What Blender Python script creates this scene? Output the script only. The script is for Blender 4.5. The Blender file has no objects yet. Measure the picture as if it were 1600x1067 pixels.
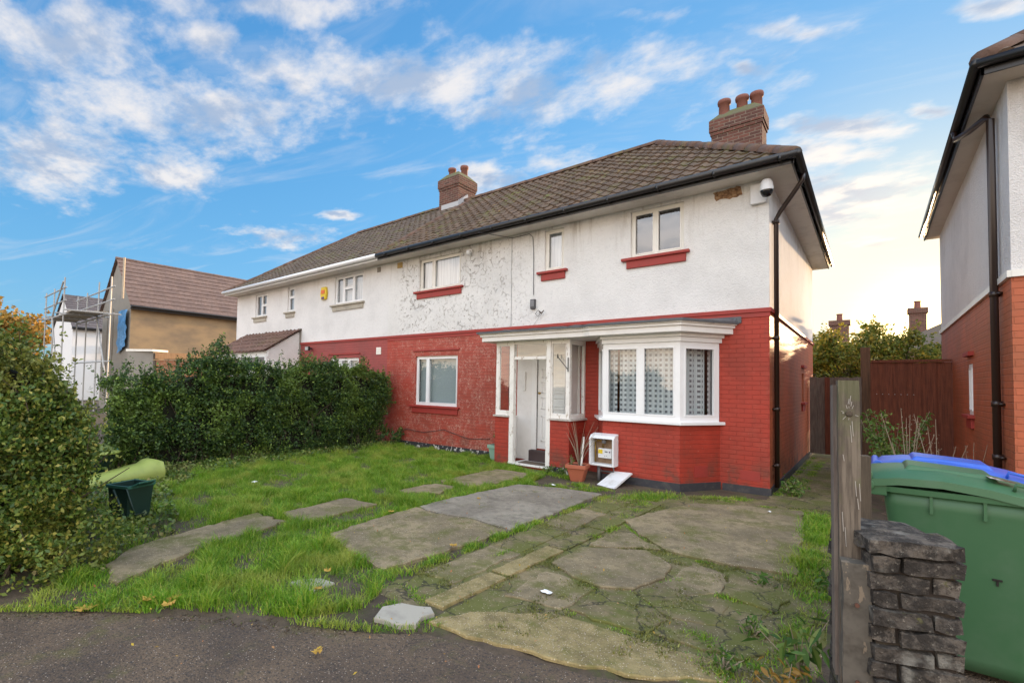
import bpy, bmesh, math, random
import numpy as np
from mathutils import Vector, Matrix
from mathutils.noise import noise as mnoise
R = math.radians
random.seed(7); rng = np.random.default_rng(7)
scene = bpy.context.scene
col = scene.collection

# ------------------------------------------------------------------ camera
cam = bpy.data.cameras.new('camera'); camo = bpy.data.objects.new('camera', cam); col.objects.link(camo)
cr = Vector((0.7697, 0.6381, 0.0189)); cf = Vector((-0.6384, 0.7688, 0.0365))
cr = Vector((0.76960, 0.63823, 0.01894)).normalized(); cf = Vector((-0.63840, 0.76883, 0.03653)).normalized()
cu = cr.cross(cf).normalized(); cr = cf.cross(cu).normalized()
m = Matrix((cr, cu, -cf)).transposed().to_4x4(); m.translation = Vector((0, 0, 1.66))
camo.matrix_world = m
cam.sensor_width = 36; cam.lens = 749.32/1600*36; cam.shift_x = 0.0378; cam.shift_y = 0.02466
cam.clip_start = 0.05; cam.clip_end = 3000
scene.camera = camo

# ------------------------------------------------------------------ light
SUN_AZ, SUN_EL = R(3.67), R(5.3)
sd = Vector((math.sin(SUN_AZ)*math.cos(SUN_EL), math.cos(SUN_AZ)*math.cos(SUN_EL), math.sin(SUN_EL)))
sl = bpy.data.lights.new('sun', 'SUN'); sl.energy = 3.6; sl.angle = R(0.5); sl.color = (1.0, 0.66, 0.36)
so = bpy.data.objects.new('sun', sl); col.objects.link(so); so.rotation_euler = sd.to_track_quat('Z', 'Y').to_euler()
vs = scene.view_settings; vs.view_transform = 'Standard'; vs.look = 'None'; vs.gamma = 1; vs.use_curve_mapping = False
vs.exposure = 1.5
scene.cycles.max_bounces = 6; scene.cycles.transparent_max_bounces = 16

class NT:
    def __init__(s, tree): s.t = tree; s.n = tree.nodes; s.l = tree.links
    def node(s, typ, **kw):
        n = s.n.new(typ)
        for k, v in kw.items():
            if k.startswith('_'): setattr(n, k[1:], v)
        return n
    def put(s, sock, v):
        if v is None: return
        if isinstance(v, bpy.types.NodeSocket): s.l.new(v, sock)
        elif isinstance(v, (tuple, list)) and sock.type == 'RGBA' and len(v) == 3: sock.default_value = (*v, 1)
        else: sock.default_value = v
    def math(s, op, a, b=None, c=None, clamp=False):
        n = s.n.new('ShaderNodeMath'); n.operation = op; n.use_clamp = clamp
        s.put(n.inputs[0], a); s.put(n.inputs[1], b)
        if c is not None: s.put(n.inputs[2], c)
        return n.outputs[0]
    def vmath(s, op, a, b=None, out=0):
        n = s.n.new('ShaderNodeVectorMath'); n.operation = op
        s.put(n.inputs[0], a); s.put(n.inputs[1], b)
        return n.outputs[out]
    def mix(s, f, a, b, blend='MIX'):
        n = s.n.new('ShaderNodeMix'); n.data_type = 'RGBA'; n.blend_type = blend; n.clamp_factor = True
        s.put(n.inputs['Factor'], f); s.put(n.inputs[6], a); s.put(n.inputs[7], b)
        return n.outputs[2]
    def noise(s, vec, scale, detail=3, rough=.5, dist=0, out=0):
        n = s.n.new('ShaderNodeTexNoise'); s.put(n.inputs['Vector'], vec)
        n.inputs['Scale'].default_value = scale; n.inputs['Detail'].default_value = detail
        n.inputs['Roughness'].default_value = rough; n.inputs['Distortion'].default_value = dist
        return n.outputs[out]
    def vor(s, vec, scale, feature='F1', out='Distance', rand=1):
        n = s.n.new('ShaderNodeTexVoronoi'); n.feature = feature; s.put(n.inputs['Vector'], vec)
        n.inputs['Scale'].default_value = scale; n.inputs['Randomness'].default_value = rand
        return n.outputs[out]
    def ss(s, x, a, b, lo=0., hi=1.):
        n = s.n.new('ShaderNodeMapRange'); n.interpolation_type = 'SMOOTHSTEP'; s.put(n.inputs[0], x)
        n.inputs[1].default_value = a; n.inputs[2].default_value = b; n.inputs[3].default_value = lo; n.inputs[4].default_value = hi
        return n.outputs[0]
    def scale(s, vec, v):
        n = s.n.new('ShaderNodeMapping'); s.put(n.inputs[0], vec); n.inputs['Scale'].default_value = v; return n.outputs[0]
    def sep(s, vec):
        n = s.n.new('ShaderNodeSeparateXYZ'); s.put(n.inputs[0], vec); return n.outputs
    def comb(s, x, y, z):
        n = s.n.new('ShaderNodeCombineXYZ'); s.put(n.inputs[0], x); s.put(n.inputs[1], y); s.put(n.inputs[2], z); return n.outputs[0]
    def pos(s):
        return s.n.new('ShaderNodeTexCoord').outputs['Object']
    def island(s):
        return s.n.new('ShaderNodeNewGeometry').outputs['Random Per Island']
    def ramp(s, f, stops):
        n = s.n.new('ShaderNodeValToRGB'); s.put(n.inputs[0], f); e = n.color_ramp.elements
        while len(e) < len(stops): e.new(.5)
        for q, (p, c) in zip(e, stops): q.position = p; q.color = (*c, 1)
        return n.outputs[0]

# ------------------------------------------------------------------ sky
w = bpy.data.worlds.new('World'); scene.world = w; w.use_nodes = True
T = NT(w.node_tree); T.n.clear()
sky = T.n.new('ShaderNodeTexSky'); sky.sky_type = 'NISHITA'; sky.sun_disc = False
sky.sun_elevation = SUN_EL; sky.sun_rotation = SUN_AZ; sky.air_density = 1.0; sky.dust_density = 0.6; sky.ozone_density = 3.0
SKY_TINT = (1.1, 2.2, 3.5)
d = T.n.new('ShaderNodeTexCoord').outputs['Generated']
d = T.vmath('NORMALIZE', d)
x, y, z = T.sep(d)[0:3]
az = T.math('ARCTAN2', x, y); el = T.math('ARCSINE', z)
pz = T.math('ADD', T.math('MAXIMUM', z, 0.0), 0.10)
plan = T.comb(T.math('DIVIDE', x, pz), T.math('DIVIDE', y, pz), 0.0)
mp = T.n.new('ShaderNodeMapping'); T.put(mp.inputs[0], plan); mp.inputs['Rotation'].default_value = (0, 0, R(-25)); mp.inputs['Scale'].default_value = (1.0, 1.5, 1)
pl = mp.outputs[0]
n1 = T.noise(T.scale(pl, (1.1, 1.0, 1)), 2.9, 9, .60, .15)
n2 = T.noise(T.scale(pl, (1.1, 1.0, 1)), 7.0, 7, .62, .1)
n3 = T.noise(T.scale(pl, (.8, 2.4, 1)), 1.3, 6, .6, .8)
BL = [(-1.209,.459,.201,.053,.23),(-1.427,.341,.102,.054,.296),(-1.255,.348,.079,.025,.217),(-.865,.566,.334,.044,.085),(-.621,.55,.148,.051,-.017),(-1.411,.498,.117,.04,.364),(-1.14,.625,.228,.018,.228),(-1.223,.556,.063,.024,.272),(-.361,.555,.183,.043,-.134),(-1.081,.277,.081,.015,.125),(-.672,.41,.081,.023,.009),(-.512,.434,.079,.016,-.053),(-.038,.422,.08,.016,-.258),(-.056,.38,.072,.021,-.228),(-.014,.317,.101,.037,-.211),(.009,.235,.04,.01,-.166),(.134,.513,.041,.012,-.416),(-.091,.568,.097,.01,-.284),(-.313,.633,.06,.01,-.174),(.079,.408,.022,.008,-.319),(-.18,.54,.03,.011,-.227),(-.98,.328,.031,.008,.108),(-.953,.472,.038,.011,.123),(-.057,.296,.053,.02,-.182)]
THIN = {8, 6, 17, 18, 11, 22}
ae = T.comb(az, el, 0.0)
wob = T.vmath('MULTIPLY', T.vmath('SUBTRACT', T.noise(pl, 3.2, 4, .6, out=1), (.5, .5, .5)), (.10, .045, 0))
ae = T.vmath('ADD', ae, wob)
acc = None
for i, (a, e, ra, re, sl_) in enumerate(BL):
    mm = T.n.new('ShaderNodeMapping'); mm.vector_type = 'TEXTURE'; T.put(mm.inputs[0], ae)
    mm.inputs['Location'].default_value = (a, e, 0); mm.inputs['Rotation'].default_value = (0, 0, sl_)
    mm.inputs['Scale'].default_value = (ra*1.25, re*1.45, 1)
    v = T.math('SUBTRACT', 1.0, T.vmath('LENGTH', mm.outputs[0], out=1))
    if i in THIN: v = T.math('MULTIPLY', v, .55)
    acc = v if acc is None else T.math('MAXIMUM', acc, v)
dens = T.math('ADD', T.math('MULTIPLY', T.math('MAXIMUM', acc, -.5), .95), T.math('MULTIPLY', T.math('SUBTRACT', n1, .5), 2.3))
dens = T.math('ADD', dens, T.math('MULTIPLY', T.math('SUBTRACT', n2, .5), 1.4))
cl = T.ss(dens, -0.14, 0.9)
# high thin streaks
st = T.math('MULTIPLY', T.ss(n3, .50, .80), .40)
cl = T.math('MAXIMUM', cl, st)
# broken bright cloud deck added behind the camera, unseen, to light the facade
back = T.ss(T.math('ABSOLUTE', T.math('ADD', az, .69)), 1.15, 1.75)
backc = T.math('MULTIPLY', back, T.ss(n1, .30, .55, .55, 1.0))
skyc = T.mix(1.0, sky.outputs[0], SKY_TINT, 'MULTIPLY')
hs = T.n.new('ShaderNodeHueSaturation'); hs.inputs['Saturation'].default_value = 1.0; T.put(hs.inputs['Color'], skyc); skyc = hs.outputs[0]
skyc = T.vmath('DIVIDE', skyc, T.vmath('ADD', (1, 1, 1), T.vmath('MULTIPLY', skyc, (1/2.0, 1/2.9, 1/3.9))))
n1b = T.noise(T.scale(T.vmath('ADD', pl, (.10, .16, 0)), (1.1, 1.0, 1)), 2.9, 6, .60, .15)
shade = T.ss(T.math('ADD', T.math('MULTIPLY', dens, .55), T.math('MULTIPLY', T.math('SUBTRACT', n1b, n1), 2.6)), .02, .62)
sunang = T.vmath('DOT_PRODUCT', d, tuple(sd), out=1)
skyc = T.mix(T.math('POWER', T.math('MAXIMUM', sunang, 0), 26), skyc, T.vmath('MULTIPLY', skyc, (1.12, .86, .58)))
CLW = (2.9, 2.75, 2.65); CLG = (1.35, 1.62, 2.1)
ccol = T.mix(shade, CLW, CLG)
out = T.mix(T.math('MULTIPLY', cl, .88), skyc, ccol)
bcol = T.mix(T.ss(z, .02, .5), (8.6, 6.6, 4.8), (6.5, 7.0, 7.7))  # peach to white of the added deck, set bright to fill the shaded fronts
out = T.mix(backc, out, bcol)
glow = T.math('MULTIPLY', T.math('POWER', T.math('MAXIMUM', sunang, 0), 500), 14.)
glow2 = T.math('MULTIPLY', T.math('POWER', T.math('MAXIMUM', sunang, 0), 34), 2.3)
gl = T.vmath('ADD', T.vmath('MULTIPLY', T.comb(glow, glow, glow), (1, .66, .22)), T.vmath('MULTIPLY', T.comb(glow2, glow2, glow2), (1, .66, .24)))
out = T.vmath('ADD', out, gl)
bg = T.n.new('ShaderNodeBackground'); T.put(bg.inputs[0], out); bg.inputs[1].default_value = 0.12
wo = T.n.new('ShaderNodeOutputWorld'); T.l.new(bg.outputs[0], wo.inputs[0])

# ------------------------------------------------------------------ helpers
def mat(name, color=None, rough=.7, bump=None, bstr=.3, bdist=.01, metal=0, spec=None, fn=None, coat=0, trans=0):
    M = bpy.data.materials.new(name); M.use_nodes = True
    t = NT(M.node_tree); b = t.n['Principled BSDF']
    if fn:
        res = fn(t)
        color = res.get('color', color); rough = res.get('rough', rough); bump = res.get('bump', bump)
        bstr = res.get('bstr', bstr); bdist = res.get('bdist', bdist)
    t.put(b.inputs['Base Color'], color); t.put(b.inputs['Roughness'], rough); b.inputs['Metallic'].default_value = metal
    if spec is not None: b.inputs['Specular IOR Level'].default_value = spec
    if coat: b.inputs['Coat Weight'].default_value = coat
    if bump is not None:
        bn = t.n.new('ShaderNodeBump'); bn.inputs['Strength'].default_value = bstr; bn.inputs['Distance'].default_value = bdist
        t.put(bn.inputs['Height'], bump); t.l.new(bn.outputs[0], b.inputs['Normal'])
    if trans:
        tr = t.n.new('ShaderNodeBsdfTranslucent'); t.put(tr.inputs[0], color)
        mx = t.n.new('ShaderNodeMixShader'); mx.inputs[0].default_value = trans
        t.l.new(b.outputs[0], mx.inputs[1]); t.l.new(tr.outputs[0], mx.inputs[2])
        t.l.new(mx.outputs[0], t.n['Material Output'].inputs[0])
    return M

def link(name, me, m, parent=None, smooth=False):
    o = bpy.data.objects.new(name, me); col.objects.link(o)
    for q in (m if isinstance(m, (list, tuple)) else [m]): me.materials.append(q)
    if parent: o.parent = parent
    if smooth: me.polygons.foreach_set('use_smooth', [True]*len(me.polygons))
    return o
def npmesh(name, verts, faces, m, parent=None, smooth=False):
    """verts (N,3) array, faces (M,k) array: fast path"""
    me = bpy.data.meshes.new(name); N = len(verts); M_, k = faces.shape
    me.vertices.add(N); me.vertices.foreach_set('co', np.asarray(verts, np.float32).ravel())
    me.loops.add(M_*k); me.loops.foreach_set('vertex_index', faces.astype(np.int32).ravel())
    me.polygons.add(M_); me.polygons.foreach_set('loop_start', np.arange(0, M_*k, k, dtype=np.int32)); me.polygons.foreach_set('loop_total', np.full(M_, k, np.int32))
    me.update(); me.validate()
    return link(name, me, m, parent, smooth)
def tag(o, label=None, cat=None, group=None, kind=None):
    if label: o['label'] = label
    if cat: o['category'] = cat
    if group: o['group'] = group
    if kind: o['kind'] = kind
    return o
def thing(name, label, cat, group=None, loc=(0, 0, 0), rz=0):
    o = bpy.data.objects.new(name, None); col.objects.link(o); o.location = loc; o.rotation_euler = (0, 0, rz); o.empty_display_size = .1
    return tag(o, label, cat, group)

class MB:
    def __init__(s, M=None): s.v = []; s.f = []; s.M = M
    def add(s, vs, fs):
        n = len(s.v)
        if s.M is not None: vs = [tuple(s.M @ Vector(v)) for v in vs]
        s.v += [tuple(v) for v in vs]; s.f += [tuple(i+n for i in f) for f in fs]; return s
    def box(s, x0, x1, y0, y1, z0, z1):
        x0, x1 = sorted((x0, x1)); y0, y1 = sorted((y0, y1)); z0, z1 = sorted((z0, z1))
        return s.add([(x0,y0,z0),(x1,y0,z0),(x1,y1,z0),(x0,y1,z0),(x0,y0,z1),(x1,y0,z1),(x1,y1,z1),(x0,y1,z1)],
                     [(0,3,2,1),(4,5,6,7),(0,1,5,4),(1,2,6,5),(2,3,7,6),(3,0,4,7)])
    def hexa(s, b, t):  # bottom 4 pts, top 4 pts (ccw from above)
        return s.add(list(b)+list(t), [(0,3,2,1),(4,5,6,7),(0,1,5,4),(1,2,6,5),(2,3,7,6),(3,0,4,7)])
    def prism(s, poly, z0, z1):
        n = len(poly)
        return s.add([(p[0],p[1],z0) for p in poly]+[(p[0],p[1],z1) for p in poly],
                     [tuple(range(n-1,-1,-1)), tuple(range(n,2*n))]+[(i,(i+1)%n,(i+1)%n+n,i+n) for i in range(n)])
    def quad(s, a, b, c, d): return s.add([a,b,c,d], [(0,1,2,3)])
    def tube(s, pts, r, n=8, caps=True, arc=None):
        pts = [Vector(p) for p in pts]; rs = r if isinstance(r, (list, tuple)) else [r]*len(pts)
        vs = []; up = Vector((0,0,1))
        for i, p in enumerate(pts):
            a = pts[max(i-1,0)]; b = pts[min(i+1,len(pts)-1)]; t = (b-a).normalized()
            e = t.cross(up)
            if e.length < .05: e = t.cross(Vector((0,1,0)))
            e.normalize(); g = e.cross(t)
            for k in range(n):
                q = 2*math.pi*k/n; vs.append(p + e*math.cos(q)*rs[i] + g*math.sin(q)*rs[i])
        fs = []
        for i in range(len(pts)-1):
            for k in range(n):
                fs.append((i*n+k, i*n+(k+1)%n, (i+1)*n+(k+1)%n, (i+1)*n+k))
        if caps: fs.append(tuple(range(n-1,-1,-1))); fs.append(tuple(range((len(pts)-1)*n, len(pts)*n)))
        return s.add(vs, fs)
    def lathe(s, prof, c, n=20):
        vs = []; fs = []
        for r, z in prof:
            for k in range(n):
                q = 2*math.pi*k/n; vs.append((c[0]+r*math.cos(q), c[1]+r*math.sin(q), c[2]+z))
        for i in range(len(prof)-1):
            for k in range(n): fs.append((i*n+k, i*n+(k+1)%n, (i+1)*n+(k+1)%n, (i+1)*n+k))
        return s.add(vs, fs)
    def build(s, name, m, parent=None, smooth=False, bevel=0, seg=2):
        me = bpy.data.meshes.new(name); me.from_pydata(s.v, [], s.f); me.update()
        o = link(name, me, m, parent, smooth)
        if bevel:
            b = o.modifiers.new('bevel', 'BEVEL'); b.width = bevel; b.segments = seg; b.limit_method = 'ANGLE'
        return o

# ------------------------------------------------------------------ materials
def f_render(damage=0., grime=.5, base=(.84,.83,.81)):
    def fn(t):
        p = t.pos(); X, Y, Z = t.sep(p)[0:3]
        n = t.noise(p, 1.1, 4, .6); fine = t.noise(p, 55, 3, .7); mid = t.noise(p, 14, 3, .6)
        c = t.mix(t.ss(n, .35, .75), base, tuple(v*.86 for v in base))
        c = t.mix(t.math('MULTIPLY', t.ss(mid, .5, .75), .22), c, tuple(v*.62 for v in base))
        c = t.mix(t.math('MULTIPLY', t.ss(fine, .56, .74), .35), c, tuple(v*.55 for v in base))
        # runs of grime under the eaves
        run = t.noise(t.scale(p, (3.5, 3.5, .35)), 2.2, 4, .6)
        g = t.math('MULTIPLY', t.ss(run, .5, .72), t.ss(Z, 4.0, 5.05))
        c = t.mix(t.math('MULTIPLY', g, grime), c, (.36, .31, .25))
        h = t.math('ADD', t.noise(p, 48, 2, .6), t.math('MULTIPLY', t.noise(p, 110, 2, .5), .6))
        if damage:
            zone = t.math('MULTIPLY', t.ss(X, -10.42, -9.6), t.ss(X, -7.2, -4.9, 1, 0))
            zone = t.math('MULTIPLY', zone, t.ss(t.noise(p, .9, 3, .6), .36, .58, .45, 1.))
            wp = t.vmath('ADD', p, t.vmath('MULTIPLY', t.vmath('SUBTRACT', t.noise(p, 9, 3, .6, out=1), (.5,.5,.5)), (.16,.16,.16)))
            line = t.ss(t.vor(wp, 5.5, 'DISTANCE_TO_EDGE'), 0.0, .06, 1, 0)
            line = t.math('MULTIPLY', line, t.ss(t.noise(p, 5, 3, .6), .46, .60))
            spk = t.ss(t.vor(p, 15, 'F1'), .10, .24, 1, 0)
            spk = t.math('MULTIPLY', spk, t.ss(t.noise(p, 7, 2), .50, .60))
            bl = t.math('MULTIPLY', t.ss(t.noise(p, 13, 4, .65), .615, .65), .95)
            dmg = t.math('MULTIPLY', t.math('MAXIMUM', t.math('MAXIMUM', t.math('MULTIPLY', line, .85), spk), bl), zone)
            c = t.mix(t.math('MULTIPLY', dmg, .85), c, (.23, .175, .13))
            h = t.math('SUBTRACT', h, t.math('MULTIPLY', dmg, 1.2))
        return dict(color=c, rough=.92, bump=h, bstr=1.0, bdist=.016)
    return fn
def f_redbrick(red=(.42,.040,.020), scratch=0., fade=0., scale=1.):
    def fn(t):
        p = t.pos(); X, Y, Z = t.sep(p)[0:3]
        uv = t.comb(t.math('ADD', X, Y), Z, 0.0)
        b = t.n.new('ShaderNodeTexBrick'); t.put(b.inputs['Vector'], uv); b.inputs['Scale'].default_value = 1
        b.inputs['Brick Width'].default_value = .225*scale; b.inputs['Row Height'].default_value = .075*scale
        b.inputs['Mortar Size'].default_value = .0065; b.inputs['Mortar Smooth'].default_value = .6; b.inputs['Bias'].default_value = 0
        b.inputs['Color1'].default_value = (0,0,0,1); b.inputs['Color2'].default_value = (1,1,1,1); b.inputs['Mortar'].default_value = (.5,.5,.5,1)
        n = t.noise(p, 1.3, 4, .6); n2 = t.noise(p, 22, 4, .65)
        c = t.mix(t.ss(n, .3, .75), red, (red[0]*.66, red[1]*.85, red[2]*.9))
        c = t.mix(t.math('MULTIPLY', t.ss(t.noise(p, 2.7, 5, .7), .55, .75), .35), c, (red[0]*1.15, .10, .06))
        drip = t.math('MULTIPLY', t.ss(t.noise(t.scale(p, (4, 4, .5)), 2.4, 4, .6), .55, .72), .35); c = t.mix(drip, c, (red[0]*.55, red[1]*.9, red[2]))
        chp = t.ss(t.noise(p, 31, 3, .6), .70, .73); c = t.mix(t.math('MULTIPLY', chp, .6), c, (.42, .25, .19))
        c = t.mix(t.math('MULTIPLY', b.outputs['Color'], .16), c, tuple(v*.55 for v in red))
        c = t.mix(t.math('MULTIPLY', b.outputs['Fac'], .24), c, (red[0]*.42, red[1]*.6, red[2]*.6))
        c = t.mix(t.math('MULTIPLY', t.ss(n2, .6, .75), .35), c, (.46, .10, .07))
        low = t.math('MULTIPLY', t.ss(Z, .15, .75, 1, 0), t.ss(t.noise(p, 3.5, 4, .65), .42, .66))
        c = t.mix(t.math('MULTIPLY', low, .8), c, (.13, .05, .032))
        if fade: c = t.mix(fade, c, (.48, .21, .19))
        if scratch:
            zone = t.math('MULTIPLY', t.ss(X, -10.9, -8.9, .25, 1), t.ss(X, -6.75, -6.25, 1, .0))
            wp = t.vmath('ADD', t.scale(p, (1.5, 1, 1)), t.vmath('MULTIPLY', t.vmath('SUBTRACT', t.noise(p, 3.2, 4, .65, out=1), (.5,.5,.5)), (.75,.75,.75)))
            l1 = t.ss(t.vor(wp, 4.0, 'DISTANCE_TO_EDGE'), .0, .022, 1, 0)
            l2 = t.ss(t.vor(t.vmath('ADD', wp, (3.3, 1.1, 5.7)), 7.5, 'DISTANCE_TO_EDGE'), .0, .034, 1, 0)
            l = t.math('MULTIPLY', t.math('MAXIMUM', l1, t.math('MULTIPLY', l2, .8)), t.ss(t.noise(p, 4, 3, .6), .36, .56))
            l = t.math('MULTIPLY', l, zone)
            c = t.mix(t.math('MULTIPLY', zone, .22), c, (.36, .13, .09))
            c = t.mix(t.math('MULTIPLY', l, scratch), c, (.62, .42, .34))
            ch = t.math('MULTIPLY', t.ss(t.noise(p, 17, 3, .6), .66, .70), zone); c = t.mix(ch, c, (.5, .3, .22))
        h = t.math('ADD', t.math('MULTIPLY', b.outputs['Fac'], -1.0), t.math('MULTIPLY', n2, .35))
        return dict(color=c, rough=.62, bump=h, bstr=.8, bdist=.007)
    return fn
def f_brick(c1, c2, mortar, moss=0., scale=1., soot=0.):
    def fn(t):
        p = t.pos(); X, Y, Z = t.sep(p)[0:3]
        uv = t.comb(t.math('ADD', X, Y), Z, 0.0)
        b = t.n.new('ShaderNodeTexBrick'); t.put(b.inputs['Vector'], uv); b.inputs['Scale'].default_value = 1
        b.inputs['Brick Width'].default_value = .225*scale; b.inputs['Row Height'].default_value = .075*scale; b.inputs['Mortar Size'].default_value = .010
        b.inputs['Mortar Smooth'].default_value = .3
        b.inputs['Color1'].default_value = (*c1,1); b.inputs['Color2'].default_value = (*c2,1); b.inputs['Mortar'].default_value = (*mortar,1)
        n = t.noise(p, 6, 4, .6)
        c = t.mix(t.math('MULTIPLY', t.ss(n, .4, .7), .5), b.outputs['Color'], tuple(v*.6 for v in c1))
        if moss: c = t.mix(t.math('MULTIPLY', t.ss(t.math('ADD', t.noise(p, 5, 4, .6), t.math('MULTIPLY', t.ss(Z, *moss), .5)), .62, .85), .8), c, (.10, .11, .03))
        return dict(color=c, rough=.9, bump=t.math('ADD', t.math('MULTIPLY', b.outputs['Fac'], -1), t.math('MULTIPLY', n, .4)), bstr=.7, bdist=.012)
    return fn
def f_tile(c1, c2, moss=.35, mossc=(.15, .17, .03)):
    def fn(t):
        p = t.pos(); r = t.island(); n = t.noise(p, 1.2, 4, .6); n2 = t.noise(p, 9, 4, .7)
        c = t.mix(r, c1, c2)
        c = t.mix(t.ss(n2, .4, .75), c, tuple(v*.55 for v in c1))
        c = t.mix(t.math('MULTIPLY', t.math('MULTIPLY', t.ss(n, .48, .72), t.ss(n2, .4, .6)), moss), c, mossc)
        ora = t.math('MULTIPLY', t.ss(t.noise(p, 3.1, 4, .7), .62, .72), moss)
        c = t.mix(ora, c, (.26, .17, .03))
        return dict(color=c, rough=.88, bump=t.noise(p, 40, 4, .7), bstr=.5, bdist=.01)
    return fn
def f_paint(base, dirt=.3, dc=(.35, .32, .27), rough=.4, peel=0, scale=6):
    def fn(t):
        p = t.pos(); n = t.noise(p, scale, 4, .65)
        c = t.mix(t.math('MULTIPLY', t.ss(n, .45, .75), dirt), base, dc)
        if peel:
            q = t.ss(t.noise(t.scale(p, (1, 1, .35)), 19, 4, .6), .60, .63)
            c = t.mix(t.math('MULTIPLY', q, peel), c, (.33, .25, .17))
        return dict(color=c, rough=rough, bump=t.noise(p, 30, 2), bstr=.08, bdist=.005)
    return fn
def f_ground(kind):
    def fn(t):
        p = t.pos(); n = t.noise(p, 1.6, 5, .6); n2 = t.noise(p, 11, 5, .65); n3 = t.noise(p, 70, 3, .7)
        ag = t.vor(p, 75, 'F1', 'Color'); agd = t.vor(p, 75, 'F1'); a0 = t.sep(ag)
        if kind == 'tarmac':
            c = t.mix(t.ss(n, .35, .65), (.095, .065, .044), (.165, .112, .07))
            c = t.mix(t.ss(n3, .45, .7), c, (.035, .03, .028))
            c = t.mix(t.math('MULTIPLY', t.ss(t.noise(p, 2.2, 5, .7), .52, .68), .6), c, (.12, .11, .03))
            sp = t.math('MULTIPLY', t.math('GREATER_THAN', a0[0], .87), t.ss(agd, .18, .34, 1, 0)); c = t.mix(sp, c, (.42, .34, .27))
            sp2 = t.math('MULTIPLY', t.math('GREATER_THAN', a0[1], .72), t.ss(agd, .2, .45, 1, 0)); c = t.mix(t.math('MULTIPLY', sp2, .5), c, (.2, .15, .12))
            h = t.math('ADD', t.math('MULTIPLY', agd, -1.), n3); return dict(color=c, rough=.85, bump=h, bstr=.9, bdist=.008)
        cols = dict(slab=((.33,.255,.145), (.205,.16,.092), (.13,.125,.03)), grey=((.33,.285,.22), (.21,.178,.135), (.14,.14,.05)),
                    gold=((.37,.285,.13), (.23,.18,.072), (.15,.145,.03)), moss=((.26,.20,.105), (.145,.115,.058), (.115,.125,.02)), earth=((.12,.085,.055), (.07,.05,.033), (.075,.085,.02)))[kind]
        c = t.mix(t.ss(n, .35, .66), cols[0], cols[1])
        c = t.mix(t.math('MULTIPLY', t.ss(n2, .42, .7), .6), c, tuple(v*.6 for v in cols[1]))
        c = t.mix(t.math('MULTIPLY', t.ss(n3, .5, .75), .45), c, tuple(v*.45 for v in cols[1]))
        stn = t.noise(t.vmath('ADD', p, (7, 3, 1)), 3.6, 5, .7); c = t.mix(t.math('MULTIPLY', t.ss(stn, .55, .68), .45), c, tuple(v*.55 for v in cols[1]))
        ms = t.ss(t.math('ADD', t.noise(p, 2.3, 5, .7), t.math('MULTIPLY', n2, .25)), *{'slab': (.58, .78), 'grey': (.68, .84), 'gold': (.64, .84), 'moss': (.50, .72), 'earth': (.6, .8)}[kind])
        c = t.mix(t.math('MULTIPLY', ms, .85), c, cols[2])
        if kind != 'earth':
            thr = {'gold': .70, 'slab': .82, 'grey': .88, 'moss': .84}[kind]
            sp = t.math('MULTIPLY', t.math('GREATER_THAN', a0[0], thr), t.ss(agd, .16, .36, 1, 0)); c = t.mix(t.math('MULTIPLY', sp, .85), c, (.58,.50,.36))
        if kind == 'moss':
            wp = t.vmath('ADD', p, t.vmath('MULTIPLY', t.noise(p, 4, 3, .6, out=1), (.3, .3, .3)))
            cr_ = t.ss(t.vor(wp, 2.1, 'DISTANCE_TO_EDGE'), .0, .025, 1, 0)
            c = t.mix(t.math('MULTIPLY', cr_, .8), c, (.02, .018, .01))
        h = t.math('ADD', t.math('MULTIPLY', n3, .6), t.math('ADD', n2, t.math('MULTIPLY', agd, -.3)))
        return dict(color=c, rough=.88, bump=h, bstr=.7, bdist=.012)
    return fn
def f_leaf(stops, dark=.35, patch=.3, pf=1.3):
    def fn(t):
        r = t.island(); c = t.ramp(r, stops)
        p = t.pos(); n = t.noise(p, 1.7, 3, .6); c = t.mix(t.ss(n, .35, .65, 0, dark), c, tuple(v*.5 for v in stops[0][1]))
        n = t.noise(p, pf, 4, .6); c = t.mix(t.ss(n, .48, .66, 0, patch), c, stops[-1][1])
        return dict(color=c, rough=.5)
    return fn
def f_wood(c1, c2, moss=0., grain=1.):
    def fn(t):
        p = t.pos(); g = t.noise(t.scale(p, (28*grain, 28*grain, 1.6)), 1.6, 5, .7); n = t.noise(p, 5, 4, .6)
        c = t.mix(t.ss(g, .35, .65), c1, c2); c = t.mix(t.math('MULTIPLY', t.ss(n, .5, .7), .4), c, tuple(v*.5 for v in c1))
        if moss: c = t.mix(t.math('MULTIPLY', t.ss(t.math('ADD', t.noise(p, 7, 4, .6), t.math('MULTIPLY', t.ss(t.sep(p)[2], .9, 1.75), .3)), .62, .8), moss), c, (.12, .13, .05))
        return dict(color=c, rough=.85, bump=g, bstr=.7, bdist=.006)
    return fn

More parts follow.
